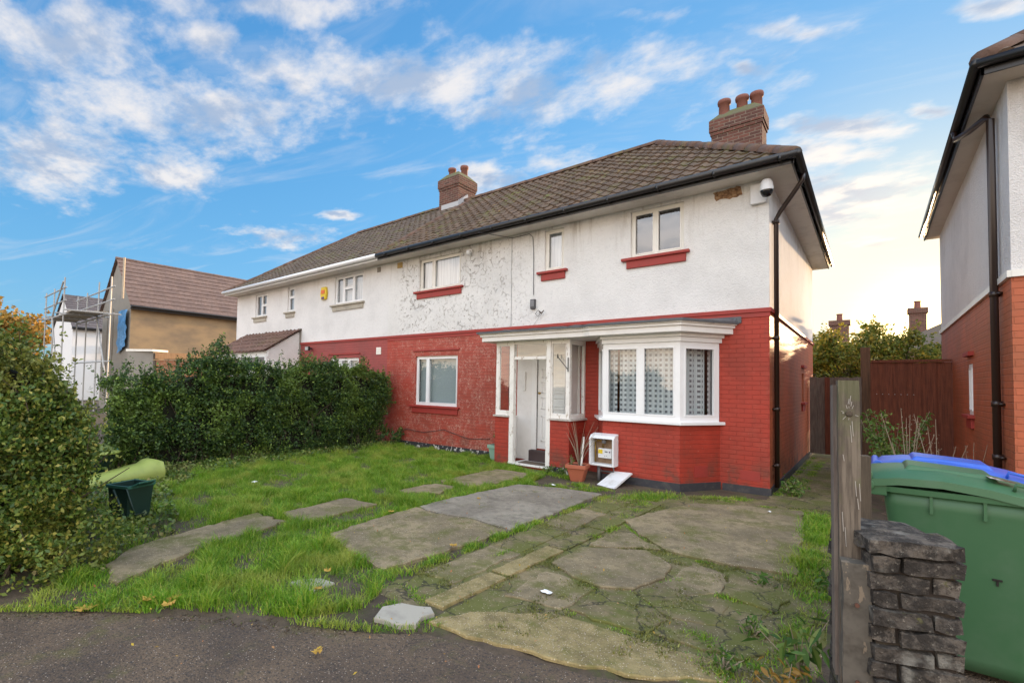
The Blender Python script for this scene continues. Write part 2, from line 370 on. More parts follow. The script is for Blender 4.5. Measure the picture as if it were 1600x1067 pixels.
M = {}
M['render_our'] = mat('pebbledash worn', fn=f_render(1, .55))
M['render_nb'] = mat('pebbledash white', fn=f_render(0, .2, (.83,.82,.81)))
M['render_right'] = mat('pebbledash right', fn=f_render(0, .4, (.78,.76,.74)))
M['red'] = mat('painted brick', fn=f_redbrick(scratch=.85))
M['red_plain'] = mat('painted brick plain', fn=f_redbrick())
M['red_nb'] = mat('painted brick faded', fn=f_redbrick((.34,.045,.038), fade=.12))
M['red_right'] = mat('painted brick right', fn=f_redbrick((.50,.12,.048)))
M['red_trim'] = mat('red trim', fn=f_paint((.33,.035,.026), .4, (.16,.04,.03), .6))
M['plinth'] = mat('black plinth', fn=f_paint((.035,.035,.042), .5, (.12,.11,.09), .6, scale=9))
M['plinth_flake'] = mat('flaking plinth', fn=lambda t: dict(color=t.mix(t.ss(t.noise(t.pos(), 9, 4, .65), .56, .59), (.03,.03,.035), (.55,.53,.49)), rough=.7))
M['tile'] = mat('roof tile brown', fn=f_tile((.165,.110,.073), (.095,.066,.045), .65))
M['tile_nb'] = mat('roof tile dark', fn=f_tile((.16,.12,.092), (.11,.085,.066), .45))
M['tile_pink'] = mat('roof tile pinkish', fn=f_tile((.22,.15,.125), (.17,.115,.098), .0))
M['tile_grey'] = mat('roof tile grey', fn=f_tile((.14,.125,.13), (.11,.10,.105), .0))
M['tile_red'] = mat('roof tile red', fn=f_tile((.20,.115,.09), (.14,.085,.07), .2))
M['ridge'] = mat('ridge tile', fn=f_tile((.17,.10,.07), (.12,.07,.05), .5))
M['black'] = mat('black gutter', (.018,.016,.015), .35)
M['brownpipe'] = mat('dark brown pipe', (.030,.016,.012), .3)
M['soffit'] = mat('soffit', fn=f_paint((.72,.67,.60), .45, (.42,.36,.30), .6, scale=2.5))
M['soffit_right'] = mat('soffit aged', fn=f_paint((.62,.55,.47), .45, (.40,.33,.27), .6, scale=2.5))
M['upvc'] = mat('white upvc', fn=f_paint((.82,.83,.84), .12, (.55,.54,.5), .3))
M['cream'] = mat('cream frame', fn=f_paint((.80,.78,.72), .2, (.5,.47,.4), .4))
M['oldwhite'] = mat('old white paint', fn=f_paint((.80,.78,.74), .30, (.45,.42,.36), .5, peel=.6))
M['plaster'] = mat('white plaster', fn=f_paint((.80,.78,.75), .25, (.50,.47,.42), .6, scale=3))
M['door'] = mat('white door', fn=f_paint((.83,.82,.80), .1, (.6,.57,.5), .4))
M['lead'] = mat('lead', fn=f_paint((.10,.105,.115), .5, (.05,.05,.055), .6, scale=9))
M['interior'] = mat('interior dark', (.05,.05,.055), .9)
M['blind'] = mat('pale blind', (.34,.39,.40), .8)
M['net'] = mat('net curtain', fn=lambda t: dict(color=t.mix(t.ss(t.noise(t.scale(t.pos(), (18,18,.8)), 1, 3), .35, .65), (.72,.74,.75), (.50,.52,.54)), rough=.9))
def f_dots(t, ax=0):
    p = t.pos(); X, Y, Z = t.sep(p)[0:3]
    u = t.math('SUBTRACT', t.math('FRACT', t.math('MULTIPLY', (X, Y)[ax], 11.5 if ax == 0 else 13.5)), .5)
    v = t.math('SUBTRACT', t.math('FRACT', t.math('MULTIPLY', Z, 11.5)), .5)
    m_ = t.math('MAXIMUM', t.math('ABSOLUTE', u), t.math('ABSOLUTE', v)); k = t.ss(m_, .18, .29, 1, 0)
    c = t.mix(t.ss(t.noise(t.scale(p, (14, 14, .5)), 1, 2), .3, .7), (.66,.69,.70), (.46,.49,.51))
    return dict(color=t.mix(t.math('MULTIPLY', k, .9), c, (.10,.105,.125)), rough=.9)
M['dots'] = mat('dotted curtain', fn=f_dots); M['dots_side'] = mat('dotted side curtain', fn=lambda t: f_dots(t, 1))
def glass(name, tint, refl):
    q = bpy.data.materials.new(name); q.use_nodes = True; t = NT(q.node_tree); t.n.clear()
    g = t.n.new('ShaderNodeBsdfGlossy'); g.inputs['Roughness'].default_value = .02; g.inputs[0].default_value = (.95,.97,1,1)
    tr = t.n.new('ShaderNodeBsdfTransparent'); tr.inputs[0].default_value = (*tint, 1)
    fr = t.n.new('ShaderNodeLayerWeight'); fr.inputs[0].default_value = .5
    f = t.math('ADD', t.math('MULTIPLY', t.math('POWER', fr.outputs['Facing'], 4), .7), refl, clamp=True)
    bn = t.n.new('ShaderNodeBump'); bn.inputs['Strength'].default_value = .05; bn.inputs['Distance'].default_value = .02; t.put(bn.inputs['Height'], t.noise(t.pos(), 2.5, 1)); t.l.new(bn.outputs[0], g.inputs['Normal'])
    mx = t.n.new('ShaderNodeMixShader'); t.put(mx.inputs[0], f); t.l.new(tr.outputs[0], mx.inputs[1]); t.l.new(g.outputs[0], mx.inputs[2])
    o = t.n.new('ShaderNodeOutputMaterial'); t.l.new(mx.outputs[0], o.inputs[0]); return q
M['glass'] = glass('window glass', (.9,.93,.93), .12)
M['glass_up'] = glass('upper window glass', (.9,.93,.95), .20)
M['chimbrick'] = mat('chimney brick', fn=f_brick((.18,.072,.052), (.085,.042,.034), (.22,.17,.13), moss=(8.6, 9.4)))
M['pot'] = mat('chimney pot', fn=f_paint((.22,.085,.06), .5, (.10,.05,.035), .8))
M['mossy_cap'] = mat('mossy cap', fn=f_paint((.13,.12,.07), .95, (.13,.17,.02), .95, scale=5))
M['tan'] = mat('tan cement render', fn=lambda t: dict(color=t.mix(t.ss(t.noise(t.scale(t.pos(), (.6,.6,1.2)), 1.1, 5, .6), .35, .68), (.42,.29,.16), (.27,.20,.13)), rough=.9))
M['cement'] = mat('grey cement', fn=f_paint((.26,.24,.21), .5, (.19,.175,.15), .9, scale=1.5))
M['steel'] = mat('galvanised steel', fn=f_paint((.42,.42,.41), .4, (.25,.24,.23), .45))
M['board'] = mat('scaffold board', fn=f_paint((.42,.36,.28), .5, (.25,.2,.15), .8))
M['orange_brick'] = mat('orange brick', fn=f_brick((.40,.15,.06), (.30,.11,.05), (.33,.26,.2)))
M['tarp'] = mat('blue tarpaulin', fn=lambda t: dict(color=(.07,.26,.55), rough=.4, bump=t.noise(t.pos(), 3, 3), bstr=1, bdist=.1))
M['timber'] = mat('new timber', fn=f_wood((.50,.28,.13), (.40,.20,.09)))
M['tarmac'] = mat('tarmac', fn=f_ground('tarmac')); M['slab'] = mat('concrete slab', fn=f_ground('slab')); M['greyslab'] = mat('grey concrete', fn=f_ground('grey'))
M['gold'] = mat('gravelled concrete', fn=f_ground('gold')); M['moss'] = mat('mossy concrete', fn=f_ground('moss')); M['earth'] = mat('earth', fn=f_ground('earth'))
M['grass'] = mat('grass', trans=.35, fn=f_leaf([(0,(.08,.22,.012)),(.45,(.18,.38,.02)),(.8,(.34,.50,.035)),(1,(.50,.48,.10))], dark=.25, patch=.5, pf=2.2))
M['privet'] = mat('privet leaf', trans=.25, fn=f_leaf([(0,(.045,.10,.015)),(.5,(.11,.19,.025)),(.8,(.27,.33,.05)),(1,(.50,.44,.10))]))
M['hedge'] = mat('hedge leaf', trans=.25, fn=f_leaf([(0,(.022,.06,.014)),(.65,(.055,.12,.024)),(.92,(.15,.25,.04)),(1,(.34,.48,.07))]))
M['ivy'] = mat('ground ivy', trans=.2, fn=f_leaf([(0,(.05,.10,.02)),(.6,(.12,.20,.03)),(.9,(.22,.30,.05)),(1,(.40,.32,.12))]))
M['weed'] = mat('weed leaf', trans=.3, fn=f_leaf([(0,(.05,.13,.02)),(.6,(.11,.22,.035)),(1,(.28,.33,.08))]))
M['treeleaf'] = mat('backlit leaf', trans=.55, fn=f_leaf([(0,(.10,.14,.02)),(.6,(.20,.23,.035)),(1,(.50,.34,.05))]))
M['autumn'] = mat('autumn leaf', trans=.45, fn=f_leaf([(0,(.35,.20,.04)),(.6,(.52,.30,.06)),(1,(.30,.25,.05))]))
M['dryleaf'] = mat('fallen leaf', trans=.2, fn=lambda t: dict(color=t.ramp(t.island(), [(0,(.36,.12,.04)),(.4,(.46,.24,.10)),(.7,(.55,.38,.04)),(1,(.18,.07,.035))]), rough=.7))
M['bark'] = mat('bark', fn=f_wood((.10,.075,.05), (.06,.045,.03)))
M['twig'] = mat('dry twig', (.30,.24,.17), .8)
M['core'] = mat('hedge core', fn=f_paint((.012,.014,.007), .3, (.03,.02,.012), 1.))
M['bin_green'] = mat('green bin plastic', fn=f_paint((.048,.135,.058), .5, (.085,.16,.09), .45, scale=3))
M['bin_blue'] = mat('blue bin plastic', fn=f_paint((.035,.12,.55), .2, (.05,.12,.4), .35))
M['post'] = mat('weathered post', fn=f_wood((.20,.16,.12), (.085,.065,.048), moss=.5))
M['greywood'] = mat('grey fence wood', fn=f_wood((.22,.18,.15), (.12,.09,.075)))
M['brownwood'] = mat('stained fence wood', fn=f_wood((.20,.06,.03), (.11,.033,.018)))
M['postbrown'] = mat('brown post wood', fn=f_wood((.20,.105,.06), (.12,.065,.04)))
M['spur'] = mat('concrete spur', fn=f_paint((.115,.10,.08), .85, (.035,.027,.02), .95, scale=7, peel=.5))
def f_pier(t):
    p = t.pos(); r = t.island(); n = t.noise(p, 14, 5, .7); n2 = t.noise(p, 45, 4, .7)
    c = t.mix(r, (.15,.125,.10), (.06,.050,.042)); c = t.mix(t.ss(n, .38, .58), c, (.026,.021,.017)); c = t.mix(t.math('MULTIPLY', t.ss(n2, .58, .68), .5), c, (.30,.27,.22))
    c = t.mix(t.math('MULTIPLY', t.ss(t.noise(p, 5, 4, .6), .55, .68), .7), c, (.24,.23,.20))
    c = t.mix(t.math('MULTIPLY', t.ss(t.noise(p, 8, 4, .7), .60, .70), .8), c, (.12,.115,.03))
    return dict(color=c, rough=.92, bump=t.math('ADD', n, n2), bstr=1, bdist=.012)
M['pier'] = mat('weathered brick', fn=f_pier)
M['mortar'] = mat('old mortar', fn=f_paint((.035,.026,.02), .6, (.08,.065,.035), .95, scale=20))
M['terracotta'] = mat('terracotta plastic', fn=f_paint((.40,.115,.06), .2, (.3,.1,.06), .6))
M['mint'] = mat('mint plastic', fn=f_paint((.24,.40,.31), .3, (.2,.3,.22), .5))
M['soil'] = mat('soil', (.02,.016,.012), .95)
M['whiteplastic'] = mat('white plastic', fn=f_paint((.74,.75,.76), .15, (.45,.42,.35), .35))
M['meterback'] = mat('dusty back board', fn=f_paint((.30,.20,.12), .8, (.14,.08,.05), .8, scale=14))
M['yellow'] = mat('yellow', (.75,.55,.03), .5); M['brass'] = mat('brass', (.35,.22,.05), .35, metal=.8)
M['grey'] = mat('grey metal', (.18,.18,.19), .5); M['darkgrey'] = mat('dark grey plastic', (.05,.05,.055), .4)
M['caddy'] = mat('dark green plastic', fn=f_paint((.012,.035,.028), .3, (.02,.05,.04), .4))
M['teal'] = mat('teal rim plastic', (.04,.14,.11), .4)
M['lime'] = mat('lime plastic', fn=f_paint((.30,.36,.08), .4, (.2,.25,.07), .55)); M['olive'] = mat('olive plastic', (.15,.19,.05), .5)
M['mat'] = mat('doormat', (.10,.075,.055), .95); M['step'] = mat('dark step', (.055,.035,.035), .6)
M['paper'] = mat('paper', (.8,.8,.78), .7); M['pinkpot'] = mat('pale clay', (.42,.24,.18), .8)
M['purple'] = mat('purple plastic', (.10,.03,.16), .4); M['dome'] = mat('dark glass dome', (.01,.01,.012), .08)
M['distwall'] = mat('distant brick', (.20,.13,.09), .9); M['stone'] = mat('pale stone', fn=f_paint((.42,.38,.31), .5, (.22,.2,.17), .9))

# ------------------------------------------------------------------ generators
def sn(P, freq, seed, n=7):
    g = np.random.default_rng(seed); D = g.normal(size=(n, 3)); D /= np.linalg.norm(D, axis=1)[:, None]; ph = g.uniform(0, 6.28, n); fr = freq*g.uniform(.6, 1.6, n)
    return np.sin((P@D.T)*fr*6.28+ph).sum(1)/math.sqrt(n)*.8
def inpoly(x, y, poly):
    r = np.zeros(len(x), bool); n = len(poly)
    for i in range(n):
        x1, y1 = poly[i]; x2, y2 = poly[(i+1) % n]
        c = ((y1 > y) != (y2 > y)); xi = (x2-x1)*(y-y1)/((y2-y1) or 1e-9)+x1
        r ^= c & (x < xi)
    return r
def unit(v): return v/np.maximum(np.linalg.norm(v, axis=1)[:, None], 1e-9)
def leaf_mesh(name, C, size, m, parent=None, nrm=None, up=.3, wid=.55, g=rng, lance=False):
    N = len(C); a = g.normal(size=(N, 3)); a[:, 2] += up; a = unit(a)
    n = g.normal(size=(N, 3))
    if nrm is not None: n = n*.8+nrm
    n = unit(n-(n*a).sum(1)[:, None]*a); s = np.cross(n, a)
    L = (size*g.uniform(.6, 1.35, N))[:, None]; W = L*wid*.5
    if lance:
        dz = np.array([[0, 0, 1.]])
        V = np.stack([C-a*L*.5, C-a*L*.22+s*W*.85+n*W*.25, C+a*L*.12+s*W+n*W*.25, C+a*L*.5-dz*L*.16, C+a*L*.12-s*W+n*W*.25, C-a*L*.22-s*W*.85+n*W*.25], 1).reshape(-1, 3)
        V = np.concatenate([V.reshape(-1, 6, 3)[:, [0, 1, 2, 3]], V.reshape(-1, 6, 3)[:, [0, 3, 4, 5]]], 1).reshape(-1, 3)
        return npmesh(name, V, np.arange(8*N).reshape(-1, 4), m, parent)
    V = np.stack([C-a*L*.5, C+s*W+n*W*.3, C+a*L*.5, C-s*W+n*W*.3], 1).reshape(-1, 3)
    return npmesh(name, V, np.arange(4*N).reshape(-1, 4), m, parent)
def blades(name, X, Y, Z, H, m, parent=None, wid=.006, lean=.45, g=rng, extra=None):
    N = len(X); q = g.uniform(0, 6.283, N); L = g.uniform(.1, 1, N)*lean
    dx, dy = np.cos(q), np.sin(q); sx, sy = -dy, dx; w = wid*g.uniform(.6, 1.4, N)*.5
    q2 = g.uniform(0, 6.283, N); sx, sy = np.cos(q2), np.sin(q2)
    def pt(t, k, ww):
        return np.stack([X+dx*H*L*k+sx*w*ww, Y+dy*H*L*k+sy*w*ww, Z+H*t], 1)
    V = np.stack([pt(0, 0, -1), pt(0, 0, 1), pt(.55, .35, .8), pt(.55, .35, -.8), pt(1.-.25*1, 1., .15), pt(.75, 1., -.15)], 1)
    V[:, 4:, 2] += (H*.2*(1-L))[:, None]
    V = V.reshape(-1, 3); b = (np.arange(N)*6)[:, None]
    F = np.concatenate([b+np.array([[0, 1, 2, 3]]), b+np.array([[3, 2, 4, 5]])])
    return npmesh(name, V, F, m, parent)
def rough_poly(poly, seg=.12, amp=.03, seed=0):
    g = np.random.default_rng(seed); out = []
    for i in range(len(poly)):
        a = np.array(poly[i], float); b = np.array(poly[(i+1) % len(poly)], float); L = np.linalg.norm(b-a); n = max(1, int(L/seg))
        for k in range(n): out.append(a+(b-a)*k/n+g.normal(size=2)*amp*(.45 if k == 0 else 1))
    return out
def slab(name, poly, z0, z1, m, amp=.02, seed=0, tilt=(0, 0), parent=None):
    P = rough_poly(poly, .10, amp, seed); n = len(P); cx = sum(p[0] for p in P)/n; cy = sum(p[1] for p in P)/n
    zt = lambda p: z1+(p[0]-cx)*tilt[0]+(p[1]-cy)*tilt[1]
    vs = [(p[0], p[1], z0) for p in P]+[(p[0], p[1], zt(p)-.008) for p in P]
    ins = [(p[0]+(cx-p[0])*.02, p[1]+(cy-p[1])*.02) for p in P]; vs += [(p[0], p[1], zt(p)) for p in ins]
    fs = [(i, (i+1) % n, (i+1) % n+n, i+n) for i in range(n)]+[(i+n, (i+1) % n+n, (i+1) % n+2*n, i+2*n) for i in range(n)]+[tuple(range(2*n, 3*n))]
    mb = MB(); mb.add(vs, fs); o = mb.build(name, m, parent); return o

def tiled(name, O, A, B, W, L, m, parent, clips=(), gauge=.30, per=.25, prof=.034, lift=.030, seed=1, jit=.004):
    O = np.array(O, float); A = np.array(A, float); A /= np.linalg.norm(A); B = np.array(B, float); B /= np.linalg.norm(B); N = np.cross(A, B)
    if N[2] < 0: N = -N
    g = np.random.default_rng(seed); nc = int(math.ceil(L/gauge)); nt = int(math.ceil(W/per)); K = 7
    s = np.linspace(0, 1, K); pr = prof*(np.clip(np.cos((s-.72)*2*math.pi)*1.25, -.35, 1)+.35)/1.35
    V = []; F = []; b = 0
    for c in range(nc):
        t0 = c*gauge; t1 = min((c+1)*gauge+.03, L)
        for k in range(nt):
            off = g.normal()*jit; o2 = g.normal()*jit*.5
            S = (k+s)*per; keep = S <= W+.001
            S = np.minimum(S, W)
            lo = O+A*S[:, None]+B*(t0+off*1.5)+N*(pr+lift+off)[:, None]
            hi = O+A*S[:, None]+B*t1+N*(pr+o2*.3)[:, None]
            un = lo-N*(lift+.012)
            V += [un, lo, hi]
            for r in range(2):
                for i in range(K-1): F.append((b+r*K+i, b+r*K+i+1, b+(r+1)*K+i+1, b+(r+1)*K+i))
            b += 3*K
    me = bpy.data.meshes.new(name); me.from_pydata([tuple(v) for q in V for v in q], [], F); me.update()
    if clips:
        bm = bmesh.new(); bm.from_mesh(me)
        for co, no in clips:
            bmesh.ops.bisect_plane(bm, geom=bm.verts[:]+bm.edges[:]+bm.faces[:], plane_co=co, plane_no=no, clear_outer=True)
        bm.to_mesh(me); bm.free()
    return link(name, me, m, parent)
def ridge(mb, a, b, r=.11, step=.42):
    a = Vector(a); b = Vector(b); L = (b-a).length; n = max(1, int(L/step)); t = (b-a)/n
    for i in range(n):
        p = a+t*i; q = a+t*(i+1.06); e = t.normalized().cross(Vector((0, 0, 1))).normalized(); u = e.cross(t.normalized())
        j = random.uniform(-.006, .006)
        vs = []
        for P_, rr in ((p, r*1.04), (q, r)):
            for k in range(7):
                th = math.pi*(-.06+1.12*k/6); vs.append(P_+e*math.cos(th)*rr+u*(math.sin(th)*rr*.85+j-.03))
        mb.add(vs, [(k, k+1, k+8, k+7) for k in range(6)]+[tuple(range(6, -1, -1)), tuple(range(7, 14))])

def wall_holes(mb, u0, u1, z0, z1, holes, fn, depth=.10):
    """front faces of a wall with rectangular openings and reveals; fn(u, d, z) -> point (d is depth inwards)"""
    us = sorted({u0, u1, *[h[0] for h in holes], *[h[1] for h in holes]}); zs = sorted({z0, z1, *[h[2] for h in holes], *[h[3] for h in holes]})
    us = [q for q in us if u0 <= q <= u1]; zs = [q for q in zs if z0 <= q <= z1]
    for i in range(len(us)-1):
        for j in range(len(zs)-1):
            cu_, cz_ = (us[i]+us[i+1])/2, (zs[j]+zs[j+1])/2
            if any(h[0] < cu_ < h[1] and h[2] < cz_ < h[3] for h in holes): continue
            mb.quad(fn(us[i],0,zs[j]), fn(us[i+1],0,zs[j]), fn(us[i+1],0,zs[j+1]), fn(us[i],0,zs[j+1]))
    for h in holes:
        a, b, c, d_ = max(h[0],u0), min(h[1],u1), max(h[2],z0), min(h[3],z1)
        if a >= b or c >= d_: continue
        mb.quad(fn(a,0,c), fn(b,0,c), fn(b,depth,c), fn(a,depth,c)); mb.quad(fn(a,depth,d_), fn(b,depth,d_), fn(b,0,d_), fn(a,0,d_))
        mb.quad(fn(a,0,c), fn(a,depth,c), fn(a,depth,d_), fn(a,0,d_)); mb.quad(fn(b,depth,c), fn(b,0,c), fn(b,0,d_), fn(b,depth,d_))

def window(parent, Mx, x0, x1, z0, z1, split=(), fm='upvc', gm='glass', cur='net', sillm=None, transom=None, fw=.055, setb=.05, cut=None, folds=False, sill='brick'):
    """local axes: x along the wall, y inwards, z up; Mx maps to the world"""
    mb = MB(Mx); y0, y1 = setb, setb+.06
    mb.box(x0, x1, y0, y1, z0, z0+fw); mb.box(x0, x1, y0, y1, z1-fw, z1)
    mb.box(x0, x0+fw, y0, y1, z0+fw, z1-fw); mb.box(x1-fw, x1, y0, y1, z0+fw, z1-fw)
    for s in split: mb.box(s-fw*.55, s+fw*.55, y0-.004, y1, z0+fw, z1-fw)
    # opening-light inner frames
    ed = [x0+fw]+[q for s in split for q in (s-fw*.55, s+fw*.55)]+[x1-fw]
    for i in range(0, len(ed), 2):
        a, b = ed[i], ed[i+1]; k = .022
        zz = [z0+fw, z1-fw]
        if transom and transom[0] == i//2: zz = [z0+fw, transom[1]-.02, transom[1]+.02, z1-fw]; mb.box(a, b, y0, y1, zz[1], zz[2])
        for j in range(0, len(zz), 2):
            c, d_ = zz[j], zz[j+1]; yb = y0-.010
            mb.box(a, b, yb, y0+.03, c, c+k); mb.box(a, b, yb, y0+.03, d_-k, d_); mb.box(a, a+k, yb, y0+.03, c+k, d_-k); mb.box(b-k, b, yb, y0+.03, c+k, d_-k)
    o = mb.build('window', M[fm], parent)
    for i in range(0, len(ed), 2):
        MB(Mx).quad((ed[i]+.005, y0+.036, z0+fw-.005), (ed[i+1]-.005, y0+.036, z0+fw-.005), (ed[i+1]-.005, y0+.036, z1-fw+.005), (ed[i]+.005, y0+.036, z1-fw+.005)).build('pane', M[gm], o)
    if cur:
        mb = MB(Mx); n = 60 if folds else 1; xs = [x0+.03+(x1-x0-.06)*i/n for i in range(n+1)]
        for i in range(n):
            if cut and cut[0] < (xs[i]+xs[i+1])/2 < cut[1]: continue
            a, b = xs[i], xs[i+1]; f = (lambda q: .17+.014*math.sin(q*31)+.007*math.sin(q*73+1)) if folds else (lambda q: .17)
            mb.quad((a, f(a), z0+.03), (b, f(b), z0+.03), (b, f(b), z1-.03), (a, f(a), z1-.03))
        mb.build('curtain', M[cur], o, smooth=True)
    if sillm:
        mb = MB(Mx)
        if sill == 'brick':
            mb.box(x0-.16, x1+.10, -.075, .06, z0-.055, z0-.003); mb.box(x0-.07, x1+.04, -.035, .03, z0-.20, z0-.055)
        else: mb.box(x0-.05, x1+.05, -.06, .06, z0-.04, z0-.003)
        mb.build('sill', M[sillm], o, bevel=.006)
    return o

YF = 8.78; YB = 16.05; XR = -1.23; XP = -10.43; XL = -19.82; ZB = 2.94; ZS = 5.03
def wm(x, y, rz=0): return Matrix.Translation((x, y, 0)) @ Matrix.Rotation(rz, 4, 'Z')
FM = wm(0, YF)

# ------------------------------------------------------------------ our half of the pair
H1 = thing('semi_detached_house', 'near half of the pair, white above and painted red brick below, with bay window and white porch', 'house', loc=(-5.8, YF, 0))
H1i = H1.matrix_world
def own(o): return o
def unp(o):  # keep world placement under an offset parent
    return o
H1.location = (0, 0, 0)
frontf = lambda u, d_, z: (u, YF+d_, z)
sidef = lambda u, d_, z: (XR-d_, u, z)
winU = [(-3.48,-2.52,4.09,4.97), (-5.36,-4.90,4.09,4.97), (-9.20,-7.75,4.08,4.92)]
W7 = (-9.28,-7.79,1.10,2.37)
mb = MB(); wall_holes(mb, XP, XR, ZB, ZS, winU, frontf); wall_holes(mb, YF, YB, ZB, ZS, [], sidef)
mb.quad((XR,YB,ZB),(XP,YB,ZB),(XP,YB,ZS),(XR,YB,ZS)); mb.build('upper_wall', M['render_our'], H1)
DO = (-5.50,-4.62,.32,2.30)
mb = MB(); wall_holes(mb, XP, -6.12, 0, ZB, [W7], frontf)
wall_holes(mb, -6.12, XR, 0, ZB, [DO, (-3.68,-2.05,1.12,2.42)], frontf, .12); mb.build('lower_wall', M['red'], H1); MB().quad((XR,YB,0),(XP,YB,0),(XP,YB,ZB),(XR,YB,ZB)).build('rear_wall', M['red_plain'], H1)
mb = MB(); wall_holes(mb, YF, YB, 0, ZB, [(13.3,13.72,1.39,2.06)], sidef); mb.build('side_wall', M['red_right'], H1)
mb = MB(); mb.box(XP, XR+.03, YF-.032, YF, ZB-.045, ZB+.022); mb.box(XP, XR+.015, YF-.014, YF, ZB-.12, ZB-.045)
mb.box(XR, XR+.032, YF, YB, ZB-.045, ZB+.022); mb.build('string_course', M['red_trim'], H1, bevel=.006)
mb = MB(); mb.box(-9.95, -6.16, YF-.018, YF, 0, .13); mb.build('flaking_plinth', M['plinth_flake'], H1)
mb = MB(); mb.box(-1.9, XR+.02, YF-.02, YF, 0, .12); mb.box(XR, XR+.02, YF, YB, 0, .12)
mb.build('plinth', M['plinth'], H1)
mb = MB(); mb.box(XP+.1, XR-.15, YF+.35, YF+.37, .1, ZS-.1); mb.build('interior', M['interior'], H1)
window(H1, FM, *winU[0], split=(-3.03,), fm='cream', gm='glass_up', cur=None, sillm='red_trim')
window(H1, FM, *winU[1], fm='cream', gm='glass_up', cur='net', sillm='red_trim')
window(H1, FM, *winU[2], split=(-8.72,), fm='cream', gm='glass_up', cur='net', sillm='red_trim')
o = window(H1, FM, *W7, split=(-8.86,), fm='upvc', gm='glass', cur='blind', sillm='red_trim')
mb = MB(FM); mb.box(-9.36, -7.73, -.03, 0, 2.50, 2.535); mb.build('drip_course', M['red_trim'], H1)
SM = Matrix.Translation((XR, 0, 0)) @ Matrix.Rotation(R(90), 4, 'Z')
window(H1, SM, 13.3, 13.72, 1.39, 2.06, fm='upvc', sillm='red_trim')
mb = MB(SM); mb.box(13.2, 13.82, -.06, 0, 2.18, 2.24); mb.build('drip_course', M['red_trim'], H1)
# roof
EZ = 5.13; EY = 8.33; RY = 12.33; RZ = 7.93; EX = -.85; AX = -4.18
def hipn(ax, ay, bx, by, keep):
    n = Vector((by-ay, -(bx-ax), 0)).normalized(); c = Vector((ax, ay, 0))
    if n.dot(Vector((*keep, 0))-c) > 0: n = -n
    return (c, n)
hf = hipn(EX, EY, AX, RY, (-8, 9)); hfi = (hf[0], -hf[1])
YE2 = 2*RY-EY; hb = hipn(EX, YE2, AX, RY, (-8, 15)); hbi = (hb[0], -hb[1])
SLen = math.hypot(RY-EY, RZ-EZ); Bf = (0, RY-EY, RZ-EZ)
rf = tiled('roof', (XP, EY, EZ), (1,0,0), Bf, EX-XP+.02, SLen, M['tile'], H1, [hf])
tiled('hip_slope', (EX, EY, EZ), (0,1,0), (AX-EX, 0, RZ-EZ), YE2-EY, math.hypot(AX-EX, RZ-EZ), M['tile'], rf, [hfi, hbi], seed=2)
tiled('rear_slope', (XP, YE2, EZ), (1,0,0), (0, RY-YE2, RZ-EZ), EX-XP, SLen, M['tile'], rf, [hb], seed=3)
mb = MB(); e = .05
ridge(mb, (AX, RY, RZ+e), (XP, RY, RZ+e)); ridge(mb, (EX+.02, EY-.02, EZ+e), (AX, RY, RZ+e)); ridge(mb, (EX, YE2, EZ+e), (AX, RY, RZ+e))
mb.build('ridge_tiles', M['ridge'], rf, smooth=True)
mb = MB(); ridge(mb, (XP, EY-.02, EZ+.04), (XP, RY, RZ+.04), r=.10); mb.build('party_ridge', M['ridge'], rf, smooth=True)
mb = MB()  # soffit and roof underside
mb.quad((XP,EY+.03,ZS),(EX-.03,EY+.03,ZS),(EX-.03,YF+.2,ZS),(XP,YF+.2,ZS)); mb.quad((XR-.2,EY+.03,ZS-.002),(EX-.03,EY+.03,ZS-.002),(EX-.03,YE2-.03,ZS-.002),(XR-.2,YE2-.03,ZS-.002))
mb.quad((XP,YB-.1,ZS-.001),(EX-.03,YB-.1,ZS-.001),(EX-.03,YE2-.03,ZS-.001),(XP,YE2-.03,ZS-.001)); mb.build('soffit', M['soffit'], H1)
mb = MB(); mb.box(XP, EX, EY+.012, EY+.034, ZS-.01, EZ+.03); mb.box(EX-.034, EX-.012, EY+.012, YE2, ZS-.01, EZ+.03); mb.build('fascia', M['black'], H1)
mb = MB(); mb.tube([(XP+.02, EY-.045, EZ-.005), (EX+.05, EY-.045, EZ-.005)], .058, 10); mb.tube([(EX+.05, EY-.08, EZ-.005), (EX+.05, YE2, EZ-.005)], .058, 10)
for i in range(11): mb.box(XP+.4+i*.9, XP+.43+i*.9, EY-.11, EY+.02, EZ-.07, EZ+.0)
gt = mb.build('gutter', M['black'], H1, smooth=True)
px_, py_ = XR+.055, 9.10
mb = MB(); mb.tube([(EX+.05, 9.0, EZ-.03), (EX+.04, 9.0, EZ-.16), (EX-.06, 9.03, EZ-.30), (px_+.06, py_, EZ-.56), (px_, py_, EZ-.68), (px_, py_, .1)], .036, 10)
for z_ in (4.4, 2.5, 1.35, .45): mb.tube([(px_, py_, z_-.03), (px_, py_, z_+.03)], .046, 10); mb.box(XR, px_, py_-.07, py_-.05, z_-.015, z_+.015); mb.box(XR+.001, px_, py_+.05, py_+.07, z_-.015, z_+.015)
mb.build('downpipe', M['brownpipe'], H1, smooth=True)
